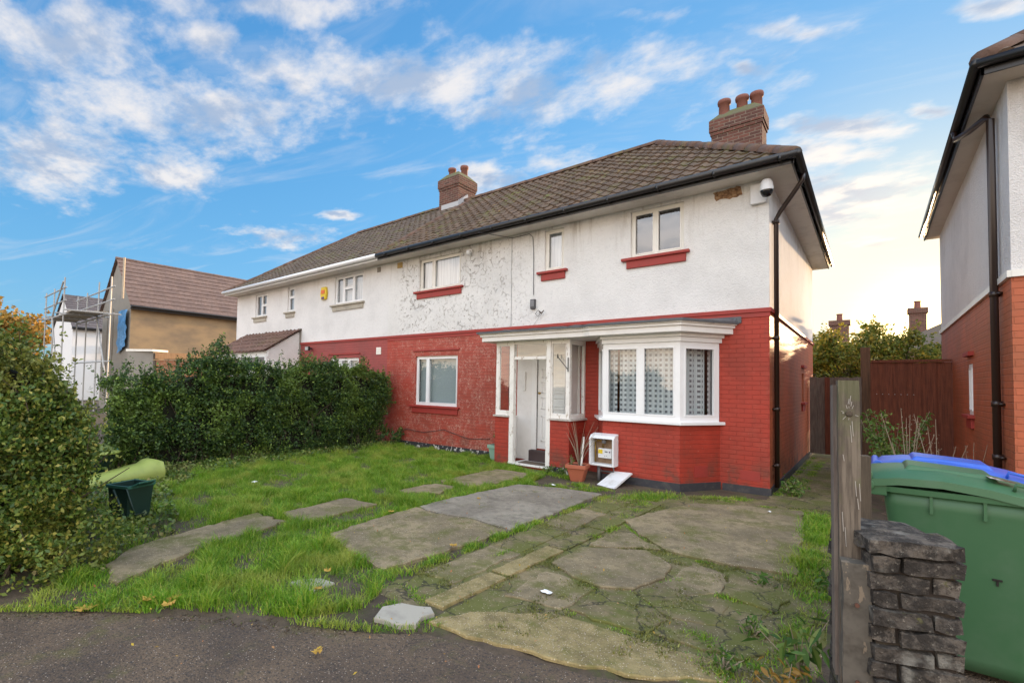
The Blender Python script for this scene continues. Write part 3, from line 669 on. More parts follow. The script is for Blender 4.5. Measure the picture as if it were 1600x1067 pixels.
# chimneys
def chimney(parent, x0, x1, y0, y1, z0, z1, pots, cap=.42, oa=.045):
    mb = MB(); mb.box(x0, x1, y0, y1, z0, z1-.36); mb.box(x0-oa*.5, x1+oa*.5, y0-oa*.5, y1+oa*.5, z1-.36, z1-.28); mb.box(x0-oa, x1+oa, y0-oa, y1+oa, z1-.28, z1)
    c = mb.build('chimney', M['chimbrick'], parent)
    a = .04; mb = MB(); mb.hexa([(x0-oa-.01,y0-oa-.01,z1),(x1+oa+.01,y0-oa-.01,z1),(x1+oa+.01,y1+oa+.01,z1),(x0-oa-.01,y1+oa+.01,z1)],
        [(x0+.18,y0+.18,z1+cap*.6),(x1-.18,y0+.18,z1+cap*.6),(x1-.18,y1-.18,z1+cap*.6),(x0+.18,y1-.18,z1+cap*.6)]); mb.build('cap', M['mossy_cap'], c, bevel=.03)
    for (px, py, h) in pots:
        MB().lathe([(.125,0),(.115,h*.75),(.14,h*.78),(.15,h*.9),(.14,h),(.11,h),(.10,h-.1)], (px, py, z1+.08)).build('chimney_pot', M['pot'], c, smooth=True)
    return c
chimney(H1, -2.92, -1.86, 12.35, 12.95, 5.6, 8.10, [(-2.68,12.55,.44),(-2.31,12.62,.44),(-2.02,12.7,.46)])
ch2 = chimney(H1, -11.62, -10.72, 11.95, 12.85, 7.3, 8.75, [(-11.35,12.3,.42),(-11.0,12.55,.50)])
mb = MB(); 
for i in range(7): x_ = -10.72+.004; yy = 11.95+i*.07; mb.box(x_-.01, x_+.006, yy, yy+.07, RZ-.25+i*.04, RZ-.02+i*.05)
mb.box(-11.5, -10.7, 11.935, 11.947, 7.62, 7.86); mb.build('flashing', mat('bright lead', (.42,.43,.45), .5), ch2)
# bay window
bx0, bx1, bw0, bw1, by = -3.70, -2.38, -4.10, -1.94, 8.10
def bayp(o_=0): return [(bw0-o_*1.1, YF), (bx0-o_*.5, by-o_), (bx1+o_*.5, by-o_), (bw1+o_*1.1, YF)]
bay = MB().prism(bayp(), .13, 1.10).build('bay_wall', M['red_plain'], H1)
MB().prism(bayp(.012), 0, .13).build('plinth', M['plinth'], bay)
MB().prism(bayp(.075), 1.065, 1.115).build('sill', M['upvc'], bay, bevel=.006)
def along(a, b): 
    a = Vector((*a, 0)); b = Vector((*b, 0)); d_ = b-a; return Matrix.Translation(a) @ Matrix.Rotation(math.atan2(d_.y, d_.x), 4, 'Z'), d_.length
P4 = bayp(0)
Mx, L = along(P4[1], P4[2]); window(bay, Mx, 0.0, L, 1.115, 2.42, split=(L*.51,), fm='upvc', gm='glass', cur='dots', folds=True, setb=0, fw=.08, cut=(L*.145, L*.175))
Mx, L = along(P4[2], P4[3]); window(bay, Mx, 0.0, L-.02, 1.115, 2.42, fm='upvc', gm='glass', cur='dots_side', folds=True, setb=0, fw=.09, cut=(L*.80, L*.88))
Mx, L = along(P4[0], P4[1]); window(bay, Mx, 0.02, L, 1.115, 2.42, fm='upvc', gm='glass', cur='dots', folds=True, setb=0, fw=.08)
MB().prism([(p[0], p[1]) for p in bayp(-.3)], 1.2, 1.21).build('window_board', M['upvc'], bay)
mb = MB(); mb.prism(bayp(.03), 2.42, 2.50); mb.prism(bayp(.065), 2.50, 2.56); mb.build('cornice', M['upvc'], bay, bevel=.008)
# canopy over porch and bay
cpo = [(-6.42, YF), (-6.36, 7.93), (-4.02, 7.93), (-3.86, 7.86), (-2.30, 7.86), (-1.74, YF)]
sh = lambda P, o_: [(P[0][0]-o_, P[0][1])]+[(p[0]-(o_ if i == 1 else 0), p[1]-o_) if i < 4 else (p[0]+o_*.45, p[1]-o_) for i, p in enumerate(P) if 0 < i < 5]+[(P[5][0]+o_, P[5][1])]
cano = MB(); cano.prism(cpo, 2.56, 2.655); cano.prism(sh(cpo, .03), 2.655, 2.70); cano.prism(sh(cpo, .055), 2.70, 2.735)
cano = cano.build('canopy', M['plaster'], H1, bevel=.008)
mb = MB(); P0 = sh(cpo, .085); n = 60; top = []; bot = []
def lerp_path(P, t):
    Ls = [math.dist(P[i], P[i+1]) for i in range(len(P)-1)]; s = t*sum(Ls)
    for i, l in enumerate(Ls):
        if s <= l or i == len(Ls)-1: k = min(1, s/l); return (P[i][0]+(P[i+1][0]-P[i][0])*k, P[i][1]+(P[i+1][1]-P[i][1])*k)
        s -= l
pts = [lerp_path(P0, i/n) for i in range(n+1)]
for i, p in enumerate(pts):
    j = .008*mnoise(Vector((i*.5, 0, 3)))*2; pts[i] = (p[0], p[1]-.006+j)
vs = [(p[0], p[1], 2.722+.008*mnoise(Vector((i*.7, 1, 0)))) for i, p in enumerate(pts)]+[(p[0], p[1], 2.762+.022*mnoise(Vector((i*.6, 5, 0)))) for i, p in enumerate(pts)]+[(p[0]*.985-.05, YF-.005, 2.84+.0*i) for i, p in enumerate(pts)]
n1_ = n+1
mb.add(vs, [(i, i+1, i+1+n1_, i+n1_) for i in range(n)]+[(i+n1_, i+1+n1_, i+1+2*n1_, i+2*n1_) for i in range(n)])
mb.box(-3.0, -1.62, YF-.025, YF-.003, 2.74, 2.845); mb.build('lead_roof', M['lead'], cano)
# porch
PY = 8.12; pxl, pxr = -6.12, -4.38
p = MB(); p.box(pxl, -5.76, PY, PY+.11, 0.0, 1.0); p.box(pxl, pxl+.11, PY+.11, YF, 0.0, 1.0); p.box(-4.80, pxr, PY, PY+.11, .12, 1.0); p.box(pxr-.11, pxr, PY+.11, YF, .12, 1.0)
p.box(-5.76, -4.80, PY+.03, PY+.1, -.02, .045)
p = p.build('porch_wall', M['red_plain'], H1)
mb = MB(); mb.box(-4.80, pxr+.015, PY-.015, PY+.11, 0, .12); mb.box(pxr-.11, pxr+.015, PY+.11, YF, 0, .12); mb.build('plinth', M['plinth_flake'], p)
ledm = mat('grey ledge', fn=f_paint((.50,.46,.42), .7, (.2,.16,.12), .9, scale=14)); MB().box(pxl-.03, -5.76, PY-.04, PY+.13, 1.0, 1.035).build('ledge', ledm, p, bevel=.004)
mb = MB(); mb.box(-4.80, pxr+.05, PY-.04, PY+.13, 1.0, 1.035); mb.box(pxr-.13, pxr+.05, PY+.13, YF, 1.0, 1.035)
mb.build('ledge', ledm, p, bevel=.004)
fr = MB(); a0, a1 = PY+.015, PY+.085
for x0, x1, za in ((-5.76,-5.655,.06),(-4.885,-4.79,.06)): fr.box(x0, x1, PY-.005, PY+.10, za, 2.56)
fr.box(pxl, pxl+.06, a0, a1, 1.035, 2.56); fr.box(pxr-.085, pxr, a0-.01, a1, 1.035, 2.56); fr.box(pxr-.06, pxr, YF-.06, YF, 1.035, 2.56)
fr.box(-5.655, -4.885, a0, a1, 2.18, 2.24); fr.box(-5.655, -4.885, a0, a1, 2.49, 2.56)
for x0, x1 in ((pxl+.06, -5.76), (-4.79, pxr-.085)): fr.box(x0, x1, a0, a1, 2.47, 2.56); fr.box(x0, x1, a0, a1, 1.035, 1.13); fr.box(x0, x0+.025, a0+.01, a1-.01, 1.13, 2.47)
fr.box(pxr-.06, pxr-.01, a1, YF-.06, 2.46, 2.56); fr.box(pxr-.06, pxr-.01, a1, YF-.06, 1.035, 1.12)
fr.box(-5.76, -4.79, PY-.02, PY+.14, 0.05, .085)
fo = fr.build('porch_frame', M['oldwhite'], H1, bevel=.004)
for a, b, c, d_ in ((pxl+.06,-5.76,1.13,2.47),(-4.79,pxr-.085,1.13,2.47),(-5.655,-4.885,2.24,2.49)): MB().quad((a, a0+.03, c), (b, a0+.03, c), (b, a0+.03, d_), (a, a0+.03, d_)).build('pane', M['glass'], fo)
MB().quad((pxr-.035, a1, 1.12), (pxr-.035, YF-.06, 1.12), (pxr-.035, YF-.06, 2.46), (pxr-.035, a1, 2.46)).build('pane', M['glass'], fo)
mb = MB(); mb.box(pxr-.16, pxr-.155, a1+.02, YF-.03, 1.0, 2.52); mb.build('side_blind', M['plaster'], fo)
mb = MB(); mb.tube([(-4.62, PY-.03, 2.22), (-4.405, PY-.035, 1.98)], .008, 6); mb.box(-4.412, -4.40, PY-.02, PY-.005, 1.93, 2.20); mb.tube([(-4.62,PY-.03,2.19),(-4.62,PY-.03,2.27)],.014,6); mb.build('bracket', M['black'], fo)
MB().box(-5.755, -4.795, PY+.14, YF-.002, 0, .07).build('porch_floor', M['plaster'], p)
# inner lining painted white
mb = MB()
for u0, u1, c, d_ in ((-6.01,-5.62,.07,2.55),(-4.56,-4.49,.07,2.55),(-5.62,-4.56,2.36,2.55)): mb.box(u0, u1, YF-.012, YF-.002, c, d_)
mb.box(-6.01, -5.995, PY+.11, YF-.01, .07, 1.0); mb.box(-5.995, -5.78, PY+.112, PY+.125, .07, 1.0); mb.box(pxr-.13, pxr-.112, PY+.11, YF-.01, .07, 1.0); mb.box(-6.01, pxr-.11, PY+.1, YF-.01, 2.545, 2.559)
mb.build('porch_lining', M['plaster'], p)
dm = MB(); dm.box(-5.62, -5.50, YF-.03, YF+.06, .30, 2.36); dm.box(-4.62,-4.56,YF-.03,YF+.06,.30,2.36); dm.box(-5.50,-4.62,YF-.03,YF+.06,2.30,2.36); dm.build('door_frame', M['door'], H1, bevel=.005)
dr = MB(); dr.box(-5.497, -4.623, YF+.02, YF+.065, .325, 2.297)
d_o = dr.build('front_door', M['door'], H1)
mb = MB()
for c, d_ in ((.48, 1.02), (1.16, 1.42), (1.50, 1.74), (1.82, 2.02)):
    for a, b in ((-5.40, -4.72),):
        mb.box(a, b, YF+.008, YF+.02, c, c+.03); mb.box(a, b, YF+.008, YF+.02, d_-.03, d_); mb.box(a, a+.03, YF+.008, YF+.02, c, d_); mb.box(b-.03, b, YF+.008, YF+.02, c, d_)
        mb.box(a+.06, b-.06, YF+.01, YF+.02, c+.06, d_-.06)
mb.build('door_panel', M['door'], d_o, bevel=.004)
MB().tube([(-5.44, YF-.03, 1.50), (-5.44, YF+.02, 1.50)], .022, 10).build('lock', M['brass'], d_o)
MB().box(-5.60, -4.56, YF-.16, YF-.013, .07, .30).build('door_step', M['step'], p, bevel=.01)
MB().box(-5.86, -5.78, YF-.05, YF-.013, 1.55, 1.95).build('letter_rack', M['plaster'], p, bevel=.004)
# small fixings built into the wall
def vent(parent, x, z, w_, h_, m_, name='air_vent'):
    mb = MB(FM); mb.box(x-w_/2, x+w_/2, -.018, 0, z-h_/2, z+h_/2)
    for k in range(4): mb.box(x-w_*.4, x+w_*.4, -.026, -.018, z-h_*.36+k*h_*.22, z-h_*.30+k*h_*.22)
    return mb.build(name, m_, parent)
vent(H1, -9.98, 4.90, .20, .15, mat('yellowed vent', fn=f_paint((.48,.34,.13), .7, (.2,.13,.06), .8, scale=20)))
mb = MB(); pp = rough_poly([(-2.05,4.99),(-1.62,5.0),(-1.60,4.86),(-2.0,4.84)], .05, .012, 4)
mb.add([(q[0], YF-.004, q[1]) for q in pp], [tuple(range(len(pp)-1,-1,-1))]); mb.build('render_patch', mat('exposed rubble', fn=lambda t: dict(color=t.ramp(t.noise(t.pos(), 28, 4, .7), [(.3,(.05,.03,.02)),(.5,(.30,.17,.09)),(.7,(.45,.33,.2))]), rough=.95, bump=t.noise(t.pos(), 30, 4), bstr=1, bdist=.03)), H1)
mb = MB(); mb.box(-1.64,-1.36,YF-.008,YF,.21,.36); mb.build('air_brick', M['red_trim'], H1)
Mx, L = along(P4[2], P4[3]); MB(Mx).box(L*.35, L*.68, -.008, 0, .22, .40).build('air_brick', M['red_trim'], H1)
def cable(parent, pts, name='cable', r=.006, m_='darkgrey'): return MB().tube(pts, r, 5).build(name, M[m_], parent)
yc = YF-.012
cable(H1, [(-6.21,yc,5.0),(-6.22,yc,4.2),(-6.20,yc,3.4),(-6.21,yc,2.97)], m_='steel')
cable(H1, [(-6.9,EY-.04,5.2),(-6.72,EY-.1,5.05),(-6.2,yc,4.97),(-5.75,yc,4.98),(-5.66,yc,4.90),(-5.63,yc,4.5),(-5.62,yc,3.62)], r=.007)
cable(H1, [(-6.75,yc,.42),(-7.4,yc,.36),(-8.2,yc,.52),(-8.9,yc,.40),(-9.6,yc,.44)], r=.007)
cable(H1, [(-6.22,YF-.02,2.45),(-6.24,YF-.02,1.6),(-6.20,YF-.02,.9),(-6.22,YF-.02,.2)], r=.006)

# ------------------------------------------------------------------ attached neighbour
H2 = thing('semi_detached_house', 'far half of the pair with cleaner white upper wall, white gutter and tiled canopy on its left', 'house')
wn = [(-13.05,-11.61,4.07,4.95),(-15.90,-15.46,4.08,4.95),(-18.28,-17.43,4.07,4.93)]
mb = MB(); wall_holes(mb, XL, XP, ZB, ZS, wn, frontf); mb.quad((XL,YB,ZB),(XL,YF,ZB),(XL,YF,ZS),(XL,YB,ZS)); mb.quad((XP,YB,ZB),(XL,YB,ZB),(XL,YB,ZS),(XP,YB,ZS)); mb.build('upper_wall', M['render_nb'], H2)
W8 = (-13.2,-11.72,1.15,2.39)
mb = MB(); wall_holes(mb, XL, XP, 0, ZB, [W8], frontf); mb.quad((XL,YB,0),(XL,YF,0),(XL,YF,ZB),(XL,YB,ZB)); mb.quad((XP,YB,0),(XL,YB,0),(XL,YB,ZB),(XP,YB,ZB)); mb.build('lower_wall', M['red_nb'], H2)
mb = MB(); mb.box(-14.95, XP, YF-.03, YF, ZB-.045, ZB+.02); mb.build('string_course', M['red_trim'], H2)
MB().box(XL+.1, XP-.1, YF+.35, YF+.37, .1, ZS-.1).build('interior', M['interior'], H2)
window(H2, FM, *wn[0], split=(-12.62,-12.12), transom=(1,4.56), gm='glass_up', cur='net', sillm='stone')
window(H2, FM, *wn[1], transom=(0,4.60), gm='glass_up', cur='net', sillm='stone')
window(H2, FM, *wn[2], split=(-17.83,), transom=(1,4.5), gm='glass_up', cur=None, sillm='stone')
window(H2, FM, *W8, split=(-12.7,-12.25), transom=(1,2.0), cur='net', sillm='red_trim')
MB(FM).box(-13.3, -11.66, -.03, 0, 2.50, 2.535).build('drip_course', M['red_trim'], H2)
EX2 = 2*XP-EX; AX2 = 2*XP-AX
h2 = hipn(EX2, EY, AX2, RY, (-13, 9)); h2b = hipn(EX2, YE2, AX2, RY, (-13, 15))
rf2 = tiled('roof', (EX2, EY, EZ), (1,0,0), Bf, XP-EX2, SLen, M['tile_nb'], H2, [h2], seed=5)
tiled('hip_slope', (EX2, EY, EZ), (0,1,0), (AX2-EX2, 0, RZ-EZ), YE2-EY, math.hypot(AX-EX, RZ-EZ), M['tile_nb'], rf2, [(h2[0], -h2[1]), (h2b[0], -h2b[1])], seed=6)
tiled('rear_slope', (EX2, YE2, EZ), (1,0,0), (0, RY-YE2, RZ-EZ), XP-EX2, SLen, M['tile_nb'], rf2, [h2b], seed=7)
mb = MB(); ridge(mb, (XP, RY, RZ+e), (AX2, RY, RZ+e)); ridge(mb, (EX2, EY, EZ+e), (AX2, RY, RZ+e)); mb.build('ridge_tiles', M['ridge'], rf2, smooth=True)
mb = MB(); mb.quad((EX2+.03,EY+.03,ZS),(XP,EY+.03,ZS),(XP,YF+.2,ZS),(EX2+.03,YF+.2,ZS)); mb.quad((EX2+.03,YF+.2,ZS),(XL+.2,YF+.2,ZS),(XL+.2,YE2,ZS),(EX2+.03,YE2,ZS)); mb.build('soffit', M['soffit'], H2)
MB().box(EX2, XP, EY+.012, EY+.034, ZS-.01, EZ+.03).build('fascia', M['upvc'], H2)
mb = MB(); mb.tube([(EX2-.03, EY-.045, EZ-.005), (XP-.02, EY-.045, EZ-.005)], .062, 10); mb.build('gutter', M['upvc'], H2, smooth=True)
vent(H2, -10.88, 4.90, .14, .14, M['cement']); vent(H2, -10.80, 2.56, .20, .20, M['cream'])
# neighbour's tiled canopy
can = MB(); can.box(-18.9, -14.95, YF-1.15, YF-1.12, 2.42, 2.62); cn = can.build('canopy', M['upvc'], H2)
tiled('canopy_roof', (-19.0, YF-1.28, 2.60), (1,0,0), (0, 1.28, .80), 4.1, math.hypot(1.28,.80), M['tile_red'], cn, seed=9)
mb = MB(); mb.add([(-15.0,YF-1.2,2.60),(-15.0,YF,2.60),(-15.0,YF,3.36)], [(0,1,2)]); mb.box(-15.1,-14.99,YF-1.18,YF,0,2.60); mb.build('canopy_side', M['render_nb'], cn)
MB().box(-15.08,-14.93,YF-.03,YF,2.6,3.45).build('flashing', M['cement'], cn)
mb = MB()
for i in range(7): mb.box(-18.85+i*.62, -18.77+i*.62, YF-1.14, YF-1.06, .1, 2.42)
mb.box(-18.9,-15.1,YF-1.14,YF-1.06,1.9,1.97); mb.box(-18.9,-15.1,YF-1.15,YF-1.05,0,1.0); mb.build('glazing_bars', M['upvc'], cn)
MB().quad((-18.9,YF-1.10,1.0),(-15.1,YF-1.10,1.0),(-15.1,YF-1.10,2.42),(-18.9,YF-1.10,2.42)).build('pane', M['glass'], cn)

# ------------------------------------------------------------------ neighbour on the right
H3 = thing('semi_detached_house', 'detached-looking house at the right edge, white pebbledash over orange red brick, brown downpipe', 'house')
X3 = 1.15; Y3 = 7.5; Y3b = 14.1; X3r = 9.0
f3 = lambda u, d_, z: (X3+d_, u, z)
mb = MB(); wall_holes(mb, Y3, Y3b, 2.95, 5.02, [], f3); mb.quad((X3,Y3,2.95),(X3r,Y3,2.95),(X3r,Y3,5.02),(X3,Y3,5.02)); mb.quad((X3,Y3b,2.95),(X3r,Y3b,2.95),(X3r,Y3b,5.02),(X3,Y3b,5.02)); mb.build('upper_wall', M['render_right'], H3)
mb = MB(); wall_holes(mb, Y3, Y3b, 0, 2.95, [(10.10,10.45,1.35,2.1)], f3); mb.quad((X3,Y3,0),(X3r,Y3,0),(X3r,Y3,2.95),(X3,Y3,2.95)); mb.quad((X3,Y3b,0),(X3r,Y3b,0),(X3r,Y3b,2.95),(X3,Y3b,2.95)); mb.build('lower_wall', M['red_right'], H3)
mb = MB(); mb.box(X3-.035, X3, Y3-.03, Y3b, 2.90, 2.97); mb.box(X3, X3r, Y3-.035, Y3, 2.90, 2.97); mb.build('string_course', M['cream'], H3)
M3 = Matrix.Translation((X3, 0, 0)) @ Matrix.Rotation(R(-90), 4, 'Z')
window(H3, M3, -10.45, -10.10, 1.35, 2.1, fm='upvc', cur='net', sillm='red_trim', setb=.0)
MB(M3).box(-10.55, -10.0, -.06, 0, 2.22, 2.28).build('drip_course', M['red_trim'], H3)
ex3, ey3, ey3b = X3-.24, 7.16, Y3b+.3
rt = tiled('roof', (ex3, ey3, 5.15), (0,1,0), (4, 0, 3.0), ey3b-ey3, 5.0, M['tile'], H3, [hipn(ex3, ey3, ex3+4, ey3+4, (2, 12)), hipn(ex3, ey3b, ex3+4, ey3b-4, (2, 9))], seed=11)
tiled('front_slope', (ex3, ey3, 5.15), (1,0,0), (0, 4, 3.0), 8.0, 5.0, M['tile'], rt, [hipn(ex3, ey3, ex3+4, ey3+4, (6, 6))], seed=12)
mb = MB(); ridge(mb, (ex3, ey3, 5.2), (ex3+3.9, ey3+3.9, 8.13)); mb.build('ridge_tiles', M['ridge'], rt, smooth=True)
mb = MB(); mb.quad((ex3+.03,ey3+.03,5.02),(X3r,ey3+.03,5.02),(X3r,Y3+.1,5.02),(ex3+.03,Y3+.1,5.02)); mb.quad((ex3+.03,Y3+.1,5.02),(X3+.1,Y3+.1,5.02),(X3+.1,ey3b-.03,5.02),(ex3+.03,ey3b-.03,5.02)); mb.quad((ex3+.03,Y3b-.1,5.021),(X3r,Y3b-.1,5.021),(X3r,ey3b-.03,5.021),(ex3+.03,ey3b-.03,5.021)); mb.build('soffit', M['soffit_right'], H3)
mb = MB(); mb.box(ex3+.01, ex3+.032, ey3+.01, ey3b, 5.01, 5.17); mb.box(ex3+.01, X3r, ey3+.01, ey3+.032, 5.01, 5.17); mb.build('fascia', M['black'], H3)
mb = MB(); mb.tube([(ex3-.035, ey3-.07, 5.12), (ex3-.035, ey3b, 5.12)], .046, 10); mb.tube([(ex3-.035, ey3-.035, 5.12), (X3r, ey3-.035, 5.12)], .046, 10); mb.build('gutter', M['black'], H3, smooth=True)
yd = 8.0
mb = MB(); mb.tube([(ex3-.04, 8.75, 5.08), (ex3-.03, 8.75, 4.98), (ex3+.06, 8.45, 4.93), (X3-.08, yd+.1, 4.92), (X3-.06, yd, 4.84), (X3-.055, yd, .1)], .036, 10)
for z_ in (2.8, 1.55, .95): mb.tube([(X3-.055, yd, z_-.03), (X3-.055, yd, z_+.03)], .046, 10); mb.box(X3-.05, X3-.001, yd-.09, yd+.09, z_-.012, z_+.012)
mb.build('downpipe', M['brownpipe'], H3, smooth=True)

# ------------------------------------------------------------------ ground
def sheet(name, poly, z, m, kind='structure'):
    o = MB().add([(a, b, z) for a, b in poly], [tuple(range(len(poly)))]).build(name, m); o['kind'] = kind; return o
sheet('ground', [(-400,-400),(400,-400),(400,400),(-400,400)], -.03, M['earth'])
EDGE = [(-12,-3.8),(-6.2,-.35),(-4.74,.52),(-4.25,.98),(-3.72,1.39),(-2.98,1.85),(-2.56,2.10),(-2.30,2.32),(-1.83,2.48),(-1.28,2.62),(-.88,2.82),(-.1,3.2),(.4,3.1),(1.2,3.6),(6,6.4),(20,14.5)]
pv = rough_poly(EDGE, .12, .012, 3)
pvp = [tuple(q) for q in pv[:-30]] if False else [tuple(q) for q in rough_poly([(-30,-14)]+EDGE, .2, .008, 3)]
pave = sheet('pavement', EDGE+[(30,8),(30,-20),(-30,-20),(-30,-14)], -.006, M['tarmac'])
gx = [(-10.45,-3.2)]+EDGE[2:12]+[(.05,16),(-10.45,16)]
# front garden soil: undulating sheet
n_ = 90; V = []; F = []
xs = np.linspace(-10.6, 1.1, n_); ys = np.linspace(.2, 15.9, n_)
XX, YY = np.meshgrid(xs, ys, indexing='ij'); ZZ = .004+.008*sn(np.stack([XX.ravel(), YY.ravel(), 0*XX.ravel()], 1), .9, 2).reshape(XX.shape)
def edge_y(x):
    e_ = np.array(EDGE); return np.interp(x, e_[:, 0], e_[:, 1])
ZZ = np.where(YY < edge_y(XX), -.028, np.maximum(ZZ, -.004)); V = np.stack([XX, YY, ZZ], -1).reshape(-1, 3)
I = (np.arange(n_-1)[:, None]*n_+np.arange(n_-1)[None, :]).ravel(); F = np.stack([I, I+n_, I+n_+1, I+1], 1)
o = npmesh('garden_soil', V, F, M['earth'], smooth=True); o['kind'] = 'structure'
def struct_slab(name, *a, **k): o = slab(name, *a, **k); o['kind'] = 'structure'; return o
PATH = [[(-5.15,1.22),(-5.5,1.55),(-5.68,2.2),(-5.85,2.92),(-5.25,2.98),(-4.94,1.8),(-4.64,1.21)], [(-5.62,3.04),(-5.05,3.06),(-5.12,4.2),(-5.7,4.12)],
        [(-5.56,4.85),(-4.95,5.25),(-5.12,5.78),(-5.5,5.70)], [(-5.62,5.95),(-4.91,5.88),(-4.75,7.0),(-4.85,7.6),(-5.6,7.5)]]
for i, P_ in enumerate(PATH): struct_slab('path', P_, -.01, .035, M['slab'], seed=20+i, amp=.018)
DR1 = [(-4.49,3.05),(-3.9,2.86),(-3.29,2.8),(-3.22,3.4),(-3.17,3.94),(-3.16,4.45),(-3.7,4.52),(-4.2,4.40),(-4.62,4.45),(-4.6,3.89)]
DR2 = [(-4.62,4.48),(-4.2,4.43),(-3.7,4.55),(-3.155,4.48),(-3.14,5.69),(-3.16,6.93),(-3.8,6.85),(-4.46,6.6),(-4.64,4.95)]
struct_slab('driveway', DR1, -.01, .040, M['slab'], seed=31, amp=.014); struct_slab('driveway', DR2, -.01, .044, M['greyslab'], seed=32, amp=.014)
# mossy strip, kerb and broken concrete
struct_slab('driveway', [(-3.05,2.5),(-2.58,2.45),(-2.52,4.6),(-2.5,7.3),(-3.05,7.35)], -.012, .018, M['moss'], seed=33, amp=.02)
for i, (a, b) in enumerate([(2.62,3.38),(3.42,4.3),(4.34,5.2),(5.24,6.1),(6.14,7.0)]): struct_slab('kerb', [(-2.60+.02*i,a),(-2.42+.03*i,a),(-2.39+.03*i,b),(-2.57+.02*i,b)], -.01, .034+.004*(i % 2), M['gold'] if i < 2 else M['moss'], seed=40+i, amp=.008)
struct_slab('driveway', [(-2.40,2.44),(-1.95,2.58),(-1.3,2.72),(-.6,3.0),(-.25,3.35),(-.22,8.0),(-.2,15.6),(-1.2,15.6),(-1.22,8.4),(-2.2,7.9),(-2.42,7.3),(-2.40,4.6)], -.012, .016, M['moss'], seed=34, amp=.015)
struct_slab('driveway', [(-2.36,5.78),(-2.0,5.35),(-1.6,5.02),(-1.0,5.0),(-.52,5.14),(-.60,6.5),(-.72,7.86),(-1.4,7.65),(-1.97,7.28)], 0, .046, M['slab'], seed=35, amp=.014)
struct_slab('driveway', [(-2.28,3.95),(-2.0,3.78),(-1.72,3.74),(-1.5,3.9),(-1.38,4.3),(-1.42,4.61),(-1.74,4.87),(-2.29,4.5)], 0, .040, M['slab'], seed=36, amp=.014)
struct_slab('driveway', [(-2.38,2.42),(-2.24,2.72),(-1.74,3.12),(-1.18,3.16),(-.72,3.24),(-.62,3.06),(-.9,2.86),(-1.3,2.66),(-1.84,2.50)], 0, .024, M['gold'], seed=37, amp=.012)
PC = [[(-1.36,4.2),(-1.15,4.05),(-.95,4.3),(-1.0,4.75),(-1.3,4.85)], [(-.93,4.28),(-.55,4.2),(-.5,4.7),(-.75,4.95),(-.98,4.78)], [(-1.48,3.86),(-1.1,3.6),(-.8,3.75),(-.92,4.2),(-1.14,4.02),(-1.33,4.15)], [(-1.7,3.68),(-1.72,3.2),(-1.2,3.25),(-1.12,3.55),(-1.48,3.82)],
      [(-2.22,3.72),(-2.2,3.1),(-1.76,3.2),(-1.74,3.68),(-2.0,3.74)], [(-2.28,5.1),(-2.25,4.6),(-1.8,4.95),(-1.65,5.0),(-2.1,5.35)], [(-.78,3.72),(-1.08,3.58),(-1.15,3.3),(-.62,3.32),(-.5,3.6)], [(-.5,4.65),(-.52,4.2),(-.75,3.8),(-.4,3.7),(-.3,4.4)]]
for i, P_ in enumerate(PC): struct_slab('driveway', P_, 0, .026+.008*random.random(), M['moss'] if i not in (0, 4, 5) else M['slab'], seed=60+i, amp=.016, tilt=(random.uniform(-.02,.02), random.uniform(-.02,.02)))
for i in range(4): struct_slab('driveway', [(-3.0,3.0+i*1.0),(-2.66,2.98+i*1.0),(-2.64,3.93+i*1.0),(-3.0,3.95+i*1.0)], 0, .028, M['moss'] if i % 2 else M['slab'], seed=80+i, amp=.014)
for i, P_ in enumerate([[(-2.70,2.20),(-2.76,2.33),(-2.70,2.47),(-2.60,2.50),(-2.50,2.57),(-2.41,2.50),(-2.44,2.42),(-2.40,2.33),(-2.52,2.24),(-2.60,2.25)], [(-3.66,2.10),(-3.56,2.33),(-3.38,2.36),(-3.36,2.12)]]):
    tag(slab('stone', P_, -.01, .030-.004*i, M['stone'], amp=.028, seed=90+i), ['pale flat stone at the pavement edge beside the drive', 'pale stone sunk in the grass near the pavement'][i], 'stone')
struct_slab('path', [(.15,3.7),(1.1,4.0),(1.1,13),(.1,13)], -.02, .01, M['tarmac'], seed=95)
slabs_mask = PATH+[DR1, DR2]

# ------------------------------------------------------------------ grass and weeds
def scatter(n, x0, x1, y0, y1, poly=None, excl=()):
    X_ = rng.uniform(x0, x1, n); Y_ = rng.uniform(y0, y1, n); k = np.ones(n, bool)
    if poly: k &= inpoly(X_, Y_, poly)
    for q in excl: k &= ~inpoly(X_, Y_, q)
    return X_[k], Y_[k]
LAWN = [(-4.78,.60),(-4.3,.98),(-3.75,1.42),(-3.05,1.90),(-2.88,2.25),(-3.05,2.7),(-3.25,2.95),(-4.4,3.1),(-4.55,3.9),(-4.58,5),(-4.40,6.7),(-4.6,7.7),(-5.7,8.0),(-6.0,8.5),(-10.1,8.75),(-10.1,2.4),(-7.5,1.75),(-6.2,1.55),(-5.2,1.15)]
X_, Y_ = scatter(620000, -10.2, -2.8, .5, 8.8, LAWN, slabs_mask)
Pn = np.stack([X_, Y_, 0*X_], 1); dn = sn(Pn, .9, 5)+.7*sn(Pn, 2.6, 6); near = (Y_ < 3.2)
keep = rng.uniform(size=len(X_)) < np.clip(.75+.40*dn, .22, 1); 
bare = inpoly(X_, Y_, [(-3.75,1.9),(-3.2,2.0),(-2.9,2.3),(-3.2,2.5),(-3.7,2.45)]); keep &= ~(bare & (rng.uniform(size=len(X_)) < .7))
ivz = (X_ < -9.0) | ((Y_ < 2.2) & (X_ < -5.3)); keep &= ~(ivz & (rng.uniform(size=len(X_)) < .75))
X_, Y_, dn = X_[keep], Y_[keep], dn[keep]
H_ = np.clip(.055+.036*dn+rng.uniform(-.02, .035, len(X_)), .018, .13)
